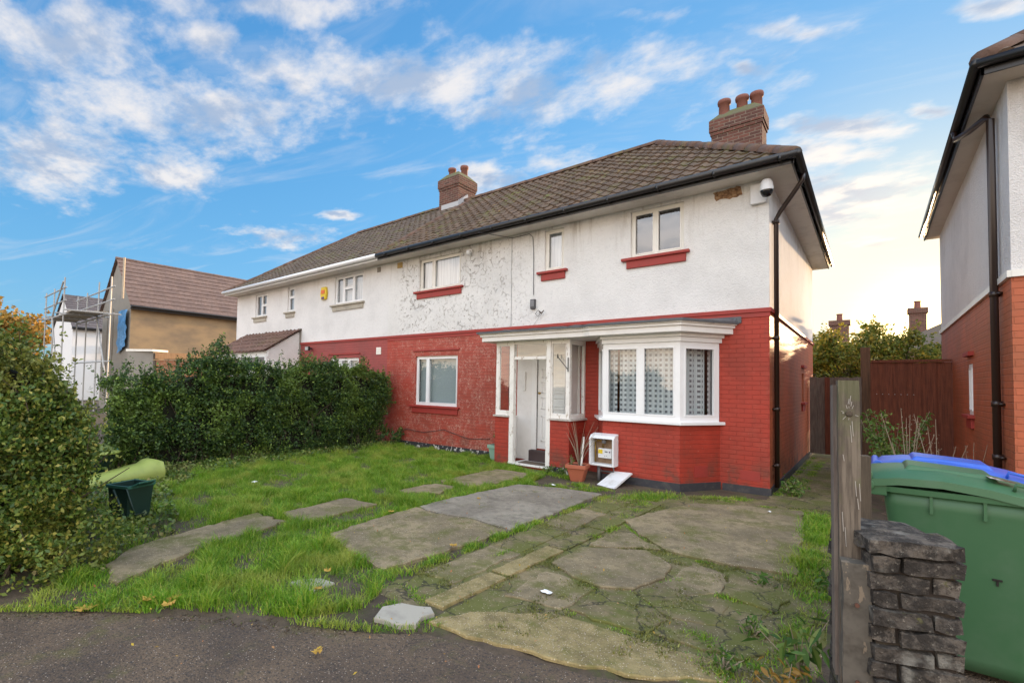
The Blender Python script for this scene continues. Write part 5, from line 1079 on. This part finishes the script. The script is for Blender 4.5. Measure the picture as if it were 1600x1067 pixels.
ts = thing('plastic_toy', 'faded lime green moulded plastic toy panel lying on the ground by the hedge', 'toy', None, (-8.95, 2.2, 0), R(95))
V = []; nn = 16
for i in range(nn+1):
    u = i/nn; xx = -.6+1.2*u; hh = .12+.22*u+(.04 if .86 < u < .97 else 0); wy = .16+.10*u
    V.append([(xx, -wy, .02), (xx, -wy-.05, hh*.5), (xx, -wy*.85, hh*.95), (xx, 0.0, hh*.97), (xx, wy*.85, hh*.95), (xx, wy, hh*.4), (xx, wy, .02)])
mb = MB(); k = 7; mb.add([q for r_ in V for q in r_], [(i*k+j, (i+1)*k+j, (i+1)*k+j+1, i*k+j+1) for i in range(nn) for j in range(k-1)]+[tuple(range(k-1,-1,-1)), tuple(range(nn*k, nn*k+k))])
mb.build('panel', M['lime'], ts, smooth=True)
tg = thing('plastic_tub', 'dark green plastic tub half hidden behind the lime toy', 'tub', None, (-9.65, 1.95, 0))
MB().lathe([(0,.0),(.30,.0),(.38,.25),(.44,.42),(.45,.46),(.41,.45),(.36,.28),(0,.22)], (0,0,0), 24).build('tub', M['caddy'], tg, smooth=True); MB().lathe([(.42,.44),(.46,.46),(.46,.49),(.41,.48)], (0,0,0), 24).build('rim', M['teal'], tg, smooth=True)
tk = thing('plastic_dome', 'olive green domed lid resting on top of the tub', 'lid', None, (-9.4, 2.08, .47))
MB().lathe([(.26,0),(.25,.03),(.17,.09),(.09,.13),(0,.145)], (0,0,0), 20).build('dome', M['olive'], tk, smooth=True); MB().lathe([(.24,.0),(.30,-.01),(.30,.012),(.25,.03)], (0,0,0), 20).build('brim', M['lime'], tk, smooth=True)

# ------------------------------------------------------------------ wheelie bins
def wheelie(name, label, x, y, m, lidh=0, rz=0):
    r = thing(name, label, 'wheelie bin', 'wheelie bins', (x, y, 0), rz); r.scale = (.97, 1, 1.09)
    def sec(z, a, b, w_): return [(a, -w_, z), (b, -w_, z), (b, w_, z), (a, w_, z)]
    S = [(.05,.10,.655,.225),(.12,.09,.665,.235),(.70,.055,.70,.262),(.88,.03,.725,.275),(.97,.02,.735,.28)]
    vs = []; nn = 24
    def rr(a, b, w_, z, rad=.06):
        out = []
        for (cx_, cy_, s0) in ((b-rad,-w_+rad,-90),(b-rad,w_-rad,0),(a+rad,w_-rad,90),(a+rad,-w_+rad,180)):
            for k in range(6): q = R(s0+k*18); out.append((cx_+rad*math.cos(q), cy_+rad*math.sin(q), z))
        return out
    for z, a, b, w_ in S: vs += rr(a, b, w_, z)
    mb = MB(); mb.add(vs, [(i*nn+k, i*nn+(k+1) % nn, (i+1)*nn+(k+1) % nn, (i+1)*nn+k) for i in range(len(S)-1) for k in range(nn)]+[tuple(range(nn-1,-1,-1)), tuple(range((len(S)-1)*nn, len(S)*nn))])
    body = mb.build('body', m, r, smooth=True); b_ = body.modifiers.new('w', 'WEIGHTED_NORMAL') if False else None
    mb = MB(); v2 = rr(.0, .76, .30, .955)+rr(-.005, .765, .302, .985); mb.add(v2, [(k, (k+1) % nn, (k+1) % nn+nn, k+nn) for k in range(nn)]+[tuple(range(nn-1,-1,-1)), tuple(range(nn,2*nn))])
    mb.box(.24,.255,-.292,-.262,.86,.955); mb.box(.47,.485,-.295,-.268,.86,.955); mb.build('rim', m, r)
    # lid: domed, sloping to the front
    L = []; prof = [(-.075,1.03),(-.03,1.065),(.10,1.085),(.30,1.09),(.50,1.07),(.68,1.035),(.80,.995),(.83,.965)]
    vs = []; ny = 10
    for (xx, zz) in prof:
        for j in range(ny+1):
            v_ = -1+2*j/ny; e_ = abs(v_)**5; vs.append((xx, v_*.305, zz-.035*e_-.010*v_*v_))
    fs = [(i*(ny+1)+j, (i+1)*(ny+1)+j, (i+1)*(ny+1)+j+1, i*(ny+1)+j+1) for i in range(len(prof)-1) for j in range(ny)]
    b0 = len(vs)
    for s_ in (-1, 1):
        st_ = len(vs)
        for (xx, zz) in prof: vs.append((xx, s_*.310, max(.945, zz-.105+.02)))
        for i in range(len(prof)-1):
            a_, b__ = (i*(ny+1)+(0 if s_ < 0 else ny), (i+1)*(ny+1)+(0 if s_ < 0 else ny)); fs.append((a_, b__, st_+i+1, st_+i))
    mb = MB(); mb.add(vs, fs); mb.box(.80,.835,-.305,.305,.935,.968)
    mb.box(.10,.62,-.20,-.19,1.072,1.094) if False else None
    ld = mb.build('lid', m, r, smooth=True)
    so_ = ld.modifiers.new('e', 'EDGE_SPLIT'); so_.split_angle = R(35)
    mb = MB(); mb.hexa([(.12,-.19,1.07),(.56,-.19,1.045),(.56,.19,1.045),(.12,.19,1.07)], [(.15,-.16,1.105),(.53,-.16,1.082),(.53,.16,1.082),(.15,.16,1.105)]); mb.build('raised_panel', m, ld, bevel=.012)
    MB().tube([(.60,-.26,1.03),(.605,-.262,1.06),(.74,-.25,1.035),(.75,-.245,.99)], .010, 6).build('lid_handle', m, ld, smooth=True)
    mb = MB(); mb.tube([(-.075,-.30,1.025),(-.075,.30,1.025)], .024, 12); mb.tube([(-.06,-.315,1.04),(-.06,-.29,1.04)], .032, 12); mb.tube([(-.05,-.315,.985),(-.05,-.28,.985)], .030, 12); mb.box(-.08,.04,-.30,-.27,.93,1.0); mb.box(-.08,.04,.27,.30,.93,1.0)
    mb.build('hinge', m, r, smooth=False, bevel=.005)
    for s_ in (-.24, .24): MB().tube([(.09,s_-.025,.10),(.09,s_+.025,.10)], .10, 20).build('wheel', M['black'], r)
    return r, body, ld
g1, gb, gl_ = wheelie('wheelie_bin', 'green wheelie bin with closed lid behind the brick pier', .03, 4.28, M['bin_green'])
mb = MB(); pts = rough_poly([(.50,-.24),(.66,-.22),(.60,-.15),(.50,-.16)], .03, .006, 3); mb.add([(q[0], q[1], 1.083-(q[0]-.5)*.18) for q in pts], [tuple(range(len(pts)))]); mb.build('sticker', mat('torn sticker', fn=lambda t: dict(color=t.mix(t.ss(t.noise(t.pos(), 22, 3), .5, .54), (.10,.03,.02), (.6,.55,.5)), rough=.6)), gl_)
mb = MB(); mb.box(.505,.545,-.262,-.256,.555,.565); mb.box(.520,.53,-.262,-.256,.53,.556); mb.build('scuff_mark', M['black'], gb)
b1, _, _ = wheelie('wheelie_bin', 'bright blue wheelie bin standing behind the green one', .09, 4.88, M['bin_blue'])
b1['label'] = 'bright blue wheelie bin standing behind the green one'

# ------------------------------------------------------------------ pier, post, fences
def rough_box(mb, x0, x1, y0, y1, z0, z1, seg=.045, amp=.005, seed=0, r_=.010):
    nx, ny, nz = [max(1, int((b-a)/seg)) for a, b in ((x0,x1),(y0,y1),(z0,z1))]; idx = {}; vs = []; fs = []
    def vid(i, j, k):
        key = (i, j, k)
        if key not in idx:
            p = Vector((x0+(x1-x0)*i/nx, y0+(y1-y0)*j/ny, z0+(z1-z0)*k/nz)); c = sum((a in (0, n__)) for a, n__ in ((i,nx),(j,ny),(k,nz)))
            if c >= 2:
                ctr = Vector(((x0+x1)/2, (y0+y1)/2, (z0+z1)/2)); d_ = p-ctr
                for a, n__ in ((0, nx), (1, ny), (2, nz)):
                    if (i, j, k)[a] in (0, n__): p[a] -= math.copysign(r_*random.uniform(.3, 1.3), d_[a])
            q = p*18+Vector((seed*3.7, 0, 0)); p += Vector((mnoise(q), mnoise(q+Vector((9,0,0))), mnoise(q+Vector((0,9,0)))))*amp
            idx[key] = len(vs); vs.append(tuple(p))
        return idx[key]
    for i in range(nx):
        for j in range(ny): fs += [(vid(i,j,0),vid(i,j+1,0),vid(i+1,j+1,0),vid(i+1,j,0)), (vid(i,j,nz),vid(i+1,j,nz),vid(i+1,j+1,nz),vid(i,j+1,nz))]
    for i in range(nx):
        for k in range(nz): fs += [(vid(i,0,k),vid(i+1,0,k),vid(i+1,0,k+1),vid(i,0,k+1)), (vid(i,ny,k),vid(i,ny,k+1),vid(i+1,ny,k+1),vid(i+1,ny,k))]
    for j in range(ny):
        for k in range(nz): fs += [(vid(0,j,k),vid(0,j,k+1),vid(0,j+1,k+1),vid(0,j+1,k)), (vid(nx,j,k),vid(nx,j+1,k),vid(nx,j+1,k+1),vid(nx,j,k+1))]
    mb.add(vs, fs)
pr = thing('brick_pier', 'crumbling weathered grey brick pier in front of the green bin', 'pier', None, (-.01, 2.78, 0), R(21))
bk_ = MB(); W_, D_ = .335, .50; hc = .0765; z = -.05; ci_ = 0
while z < .90:
    off = .0 if ci_ % 2 else .11; xq = [0, .215-off, .335] if ci_ % 2 == 0 else [0, .225, .335]
    j = random.uniform(-.012, .012)
    for a, b in zip(xq[:-1], xq[1:]):
        for (c, d_) in ((0, .105), (.113, .33), (.338, .5)): rough_box(bk_, a+j+.002, b+j-.002, c+random.uniform(-.014, .010), d_, z+.001+random.uniform(-.002,.002), z+hc-.002+random.uniform(-.004,.003), seed=random.random()*50, amp=.011, r_=.008)
    z += hc; ci_ += 1
ztop = z
rough_box(bk_, -.015, .335, -.02, .20, ztop, ztop+.075, seed=4, amp=.010); rough_box(bk_, .03, .345, .21, .5, ztop-.01, ztop+.055, seed=7, amp=.010)
bk_.build('bricks', M['pier'], pr); MB().box(.028,.307,.028,.47,-.05,ztop-.02).build('mortar', M['mortar'], pr)
ps = thing('fence_post', 'tall weathered wooden post with a pale knot at the garden corner', 'post', None, (-.09, 2.95, 0), R(9))
mb = MB(); rough_box(mb, -.043, .043, -.05, .05, .0, 1.715, seg=.1, amp=.003, seed=2, r_=.003); mb.build('shaft', M['post'], ps)
mb = MB()
for i in range(11):
    q = random.random()*6.28; a = .016+.008*random.random(); b = a+.004+.014*random.random(); mb.tube([(a*math.cos(q), -.056, 1.555+a*1.2*math.sin(q)), (b*math.cos(q), -.056, 1.555+b*1.3*math.sin(q))], .0011, 4)
for a, z0_, z1_ in ((-.004,1.60,1.625),(.002,1.60,1.64),(.006,1.59,1.612),(.004,1.50,1.42),(.01,1.52,1.45),(.02,1.24,1.17),(.035,1.23,1.15),(-.025,1.36,1.33),(.028,1.16,1.11),(-.02,1.02,.93),(-.03,1.09,1.0)): mb.tube([(a, -.0545, z0_), (a+.004, -.0545, z1_)], .0014, 4)
mb.build('paint_marks', mat('old paint', (.42,.38,.33), .8), ps); MB().lathe([(.0,0),(.012,0),(.015,-.004)], (0,0,0), 14).build('knot', M['bark'], ps)
for o in ps.children:
    if o.name.startswith('knot'): o.rotation_euler = (R(90), 0, 0); o.location = (0, -.055, 1.555)
sp = thing('concrete_spur', 'stained concrete spur bolted to the foot of the wooden post', 'post', None, (-.065, 2.85, 0), R(9))
mb = MB(); rough_box(mb, -.055, .058, -.045, .04, -.05, .89, seg=.08, amp=.006, seed=6, r_=.006); mb.build('shaft', M['spur'], sp)
rust = mat('rust', (.12,.05,.03), .8)
for z_ in (.70, .36): MB().tube([(0,-.052,z_),(0,-.040,z_)], .009, 8).build('bolt', rust, sp)
sb = thing('fence_board', 'narrow grey board standing behind the left edge of the wooden post', 'board', None, (-.142, 3.0, 0), R(9)); MB().box(-.012,.012,-.05,.05,.3,1.69).build('plank', M['greywood'], sb)
dp = thing('stub_post', 'dark stub post between the wooden post and the green bin', 'post', None, (-.045, 3.72, 0), R(10)); MB().box(-.035,.035,-.035,.035,0,1.28).build('shaft', M['bark'], dp, bevel=.004); MB().box(-.055,-.036,-.02,.03,.9,1.42).build('strip', M['steel'], dp)
# dividing fence boards further back, end gate, tall post, brown gate
def fence(name, label, cat, x0, x1, y, z0, zt, m, n, rail=True, yv=0, ang=0, posts=(), pt=0):
    r = thing(name, label, cat, None, (x0, y, 0), ang); w_ = (x1-x0)/n
    for i in range(n):
        mb = MB(); o_ = .006*(i % 2); mb.box(i*w_-.012, (i+1)*w_+.006, o_*3, o_*3+.018, z0, zt+random.uniform(-.015,.01)); mb.build('board', m, r)
    if rail:
        for z_ in (z0+.15, zt-.35): MB().box(0, x1-x0, -.045, -.002, z_, z_+.08).build('rail', m, r)
    return r
fence('garden_gate', 'grey weathered boarded gate at the end of the side passage', 'gate', -1.19, -.30, 14.8, .10, 2.0, M['greywood'], 7, rail=False)
gt_ = [o for o in bpy.data.objects if o.name == 'garden_gate'][0]; MB().box(.30,.40,-.05,-.002,.1,2.0).build('brace', M['brownwood'], gt_); MB().box(0,.86,-.03,-.002,.1,.22).build('brace', M['greywood'], gt_)
fp = thing('fence_post', 'tall brown post standing above the fences at the passage end', 'post', None, (-.09, 12.9, 0)); MB().box(-.08,.08,-.06,.06,0,2.58).build('shaft', M['postbrown'], fp, bevel=.006)
fence('board_fence', 'short grey board fence between the passage gate and the tall brown post', 'fence', -.50, -.16, 12.7, .0, 1.95, M['greywood'], 3, rail=False)
fence('side_gate', 'tall dark brown stained gate closing the gap beside the right house', 'gate', 0.0, 1.14, 12.4, .0, 2.24, M['brownwood'], 11, rail=False)
sg = [o for o in bpy.data.objects if o.name == 'side_gate'][0]; MB().box(0,1.14,-.02,.03,2.24,2.29).build('capping', M['brownwood'], sg)
mb = MB()
for i in range(7): mb.tube([(.08+i*.09,-.03,1.62),(.08+i*.09,-.004,1.62)], .008, 6)
mb.build('screw_heads', M['steel'], sg)
pp_ = thing('plant_pot', 'pale clay pot on the ground between the post and the bins', 'pot', None, (.03, 5.2, .30)); MB().lathe([(0,0),(.09,0),(.14,.2),(.155,.2),(.155,.24),(.13,.24),(.12,.2),(0,.19)], (0,0,0), 18).build('vessel', M['pinkpot'], pp_, smooth=True)
st_ = tag(MB().box(-.15,.2,5.0,5.4,0,.295).build('crate', M['bark']), 'dark low block carrying the pale clay pot', 'block')

# ------------------------------------------------------------------ background, left
def gable_house(name, label, x, y, w_, l, ez, rz_, wallm, gm, rm, over=.3, rot=0, prof=.02):
    """corner at (x,y); gable w_ wide towards -x, long side l towards +y"""
    r = thing(name, label, 'house', None, (x, y, 0), rot)
    MB().add([(0,0,0),(-w_,0,0),(-w_,0,ez),(-w_/2,0,rz_-.1),(0,0,ez)], [(0,1,2,3,4)]).build('gable_wall', gm, r)
    mb = MB(); mb.quad((0,0,0),(0,l,0),(0,l,ez),(0,0,ez)); mb.quad((-w_,0,0),(-w_,l,0),(-w_,l,ez),(-w_,0,ez)); mb.add([(0,l,0),(-w_,l,0),(-w_,l,ez),(-w_/2,l,rz_-.1),(0,l,ez)], [(0,1,2,3,4)]); mb.build('wall', wallm, r)
    s_ = (rz_-ez)/(w_/2); e0 = ez-over*s_; L = math.hypot(w_/2+over, (w_/2+over)*s_)
    rr_ = tiled('roof', (over,-.12,e0+.05), (0,1,0), (-1,0,s_), l+.24, L, rm, r, gauge=.34, per=.6, prof=.004, lift=.03, seed=3, jit=.002)
    tiled('far_slope', (-w_-over,-.12,e0+.05), (0,1,0), (1,0,s_), l+.24, L, rm, rr_, gauge=.34, per=.6, prof=.004, lift=.03, seed=4)
    mb = MB(); ridge(mb, (-w_/2,-.12,rz_+.04), (-w_/2,l+.1,rz_+.04)); mb.build('ridge_tiles', rm, rr_)
    mb = MB(); mb.tube([(over+.05,-.1,e0),(over+.05,l,e0)], .06, 8); mb.box(over-.02,over,-.1,l,e0-.12,e0+.04); mb.quad((over,-.1,e0-.1),(over,l,e0-.1),(0,l,e0-.1),(0,-.1,e0-.1)); mb.build('gutter', M['black'], r)
    return r
B1 = gable_house('rendered_house', 'house under construction with tan cement side wall and new pinkish tiled roof', -27.3, 7.1, 4.9, 14, 5.35, 7.75, M['tan'], M['cement'], M['tile_pink'])
MB().box(-2.0,-.1,-.03,0,0,5.0).build('unpainted_strip', M['cement'], B1) if False else None
mb = MB(); 
for x_ in (-3.9,-2.9): mb.box(x_, x_+.12, -.05, 0, .5, 5.2)
mb.build('gable_batten', M['cement'], B1)
B2 = gable_house('white_house', 'white gabled house with grey tiled roof beyond the scaffolding', -43.5, 7.9, 6.5, 12, 5.35, 7.75, mat('white wall far', (.78,.78,.78), .8), mat('white wall far gable', (.78,.78,.78), .8), M['tile_grey'])
tiled('porch_roof', (2.4, 1.6, 2.9), (0,1,0), (-1,0,.45), 5.0, 2.6, M['tile_grey'], B2, gauge=.34, per=.6, prof=.004); MB().box(0,2.3,1.7,6.4,0,2.95).build('porch', M['whiteplastic'], B2); MB().box(2.31,2.33,3.0,4.6,.9,2.0).build('window', M['interior'], B2)
tp_ = MB(); nn = 8; vs = []
for i in range(nn+1):
    for j in range(nn+1): vs.append((-27.3-1.55+1.35*i/nn, 7.1-.12-.10*mnoise(Vector((i*.6, j*.7, 2))), 3.2+1.75*j/nn-(.35*(1-i/nn))*(1-j/nn)))
tp_.add(vs, [(i*(nn+1)+j, (i+1)*(nn+1)+j, (i+1)*(nn+1)+j+1, i*(nn+1)+j+1) for i in range(nn) for j in range(nn)])
tag(tp_.build('tarpaulin', M['tarp'], smooth=True), 'blue plastic tarpaulin hung over an opening in the gable wall', 'tarpaulin')
sc = thing('scaffolding', 'galvanised tube scaffolding with boarded platform in front of the grey gable', 'scaffolding', None, (0, 0, 0))
def tb(name, a, b, r_=.035, m_='steel'): return MB().tube([a, b], r_, 6).build(name, M[m_], sc)
ys0, ys1 = 6.2, 4.9
for x_ in (-26.9, -29.0, -31.2, -33.2):
    for yy in (ys0, ys1):
        if not (x_ == -26.9 and yy == ys1): tb('standard', (x_, yy, 0), (x_, yy, 6.3 if x_ > -30 else 6.0), .032)
for z_ in (2.4, 4.55, 5.2, 5.8):
    for yy in (ys0, ys1): tb('ledger', (-33.6, yy, z_+random.uniform(-.05,.05)), (-26.3 if yy == ys0 else -28.6, yy, z_), .035)
for x_ in (-27.2, -29.0, -31.2, -33.2): tb('transom', (x_, ys1-.3, 4.6), (x_, ys0+.5, 4.62), .035)
for k in range(5): MB().box(-33.4, -28.0+k*.2, ys1+.12+k*.24, ys1+.34+k*.24, 4.66, 4.70).build('board', M['board'], sc)
tb('brace', (-26.9, ys0-.05, 1.5), (-29.0, ys0-.05, 4.6)); tb('brace', (-29.0, ys1-.05, .8), (-31.2, ys1-.05, 4.6)); tb('brace', (-31.2, ys1-.05, 4.6), (-29.0, ys1-.05, 6.1)); tb('guard_pole', (-26.5, 6.55, 5.3), (-26.5, 6.55, 7.2), .05, 'board')
gw = thing('rendered_wall', 'low grey cement rendered wall with pale coping below the tan house', 'wall', None, (0,0,0))
MB().hexa([(-21.5,5.55,0),(-20.75,6.15,0),(-21.0,6.6,0),(-21.8,6.0,0)], [(-21.5,5.55,2.66),(-20.75,6.15,2.66),(-21.0,6.6,2.66),(-21.8,6.0,2.66)]).build('wall', M['cement'], gw)
MB().hexa([(-21.56,5.5,2.66),(-20.65,6.1,2.66),(-20.9,6.7,2.66),(-21.85,6.05,2.66)], [(-21.56,5.5,2.74),(-20.65,6.1,2.74),(-20.9,6.7,2.74),(-21.85,6.05,2.74)]).build('coping', M['cream'], gw)
ow = thing('brick_wall', 'orange brick wall topped with new timber in front of the tan house', 'wall', None, (0,0,0))
MB().hexa([(-20.7,6.25,0),(-18.6,8.7,0),(-18.8,8.9,0),(-20.9,6.4,0)], [(-20.7,6.25,2.35),(-18.6,8.7,2.35),(-18.8,8.9,2.35),(-20.9,6.4,2.35)]).build('brickwork', M['orange_brick'], ow)
MB().hexa([(-20.66,6.2,2.40),(-18.56,8.65,2.40),(-18.8,8.9,2.40),(-20.9,6.4,2.40)], [(-20.66,6.2,2.62),(-18.56,8.65,2.62),(-18.8,8.9,2.62),(-20.9,6.4,2.62)]).build('timber_plate', M['timber'], ow)
B3 = gable_house('far_house', 'distant roof just visible between the tan house and the far half', -29.5, 17.5, 7, 9, 5.6, 8.3, M['cement'], M['cream'], M['tile_grey'])

# ------------------------------------------------------------------ trees
def tree(name, label, x, y, h, rad, n, size, m, trunk=.35, seed=0, blobs=16, crown0=.35, group=None, sparse=1.):
    r = thing(name, label, 'tree', group, (x, y, 0)); g = np.random.default_rng(seed); mb = MB(); C_ = []
    mb.tube([(0,0,0),(g.normal()*.1,g.normal()*.1,h*.3),(g.normal()*.2,g.normal()*.2,h*.65)], [trunk*.5, trunk*.4, trunk*.15], 8)
    for i in range(blobs):
        a = g.uniform(0, 6.28); q = g.uniform(.15, 1)**.6*rad*.8; hz = g.uniform(crown0, .92)*h; q *= (1-.55*(hz/h)**3); c = np.array([q*math.cos(a), q*math.sin(a), hz]); br = rad*g.uniform(.22, .42)
        mb.tube([(0,0,hz*.55),(c[0]*.5,c[1]*.5,hz*.8),tuple(c)], [trunk*.16, trunk*.10, trunk*.03], 5, caps=False)
        k = n//blobs; v = unit(g.normal(size=(k,3)))*(g.uniform(0, 1, k)**(.45))[:, None]*np.array([1, 1, .85])*br; C_.append(c+v)
        for s_ in range(3):
            d_ = unit(g.normal(size=(1,3)))[0]; d_[2] = abs(d_[2]); kk = 14; t = g.uniform(.7, 1.6, kk)[:, None]; C_.append(c+d_*br*t+g.normal(size=(kk,3))*.05)
    mb.build('trunk', M['bark'], r, smooth=True); leaf_mesh('crown', np.concatenate(C_), size, m, r, g=g); return r
tree('garden_tree', 'leafy backlit tree just beyond the side passage gate', -.6, 20.5, 4.3, 1.5, 9500, .12, M['treeleaf'], trunk=.25, seed=4, blobs=26, crown0=.3)
tree('garden_tree', 'tall thin backlit tree behind the passage fence, near the corner of the house', -1.9, 24, 4.2, 1.3, 5600, .11, M['treeleaf'], trunk=.2, seed=5, blobs=18, crown0=.3)
tree('garden_tree', 'backlit bush tree right of the tall brown post', .75, 21, 3.7, 1.4, 7500, .11, M['treeleaf'], trunk=.2, seed=6, blobs=18, crown0=.3)
tree('garden_tree', 'low hazy green tree above the brown side gate', 2.1, 22, 3.35, 1.5, 8500, .12, M['treeleaf'], trunk=.2, seed=7, blobs=20, crown0=.25)
tree('garden_tree', 'orange autumn tree at the far left beyond the white house', -62, 6.8, 7.4, 4.2, 9000, .42, M['autumn'], trunk=.6, seed=8, blobs=26, crown0=.3)
# ------------------------------------------------------------------ background, right gap
def hip_house(label, x0, x1, y, dep, ez, rz_, chim, wallm, name='far_house'):
    r = thing(name, label, 'house', None, (0,0,0)); w_ = x1-x0; a = min(w_*.35, dep*.5)
    MB().box(x0, x1, y, y+dep, 0, ez).build('wall', wallm, r)
    o_ = .4; mb = MB(); mb.add([(x0-o_,y-o_,ez),(x1+o_,y-o_,ez),(x1+o_,y+dep+o_,ez),(x0-o_,y+dep+o_,ez),(x0+a,y+dep/2,rz_),(x1-a,y+dep/2,rz_)], [(0,1,5,4),(1,2,5),(2,3,4,5),(3,0,4),(3,2,1,0)])
    rf_ = mb.build('roof', M['tile_nb'], r)
    for (cx_, cy_, zt, w2) in chim:
        mb = MB(); mb.box(cx_-w2/2, cx_+w2/2, cy_-.4, cy_+.4, ez, zt-.35); mb.box(cx_-w2/2-.08, cx_+w2/2+.08, cy_-.48, cy_+.48, zt-.35, zt); c = mb.build('chimney', M['chimbrick'], rf_)
        MB().lathe([(.18,0),(.16,.4),(.20,.5)], (cx_, cy_, zt), 10).build('chimney_pot', M['pot'], c)
    return r
hip_house('distant house with a tall chimney beside the setting sun', .9, 9.5, 41, 8, 4.4, 6.5, [(2.45, 44.0, 7.35, .85)], M['distwall'])
hip_house('distant house with a wide chimney behind the garden trees', -7.5, -.6, 42, 8, 4.2, 5.6, [(-1.75, 44.0, 6.8, 1.1)], M['distwall'])
sh_ = gable_house('garden_shed', 'pale outbuilding seen between the house corner and the trees', -1.75, 24.5, 2.0, 3, 2.6, 3.2, M['cement'], mat('pale wall', (.6,.6,.62), .8), M['tile_grey']); sh_['category'] = 'shed'
H1['label'] = 'near half of the pair with peeling white wall, red brick, bay window and porch'
H2['label'] = 'far half of the pair with white gutter and tiled canopy'
H3['label'] = 'house at the right edge, white over orange brick'
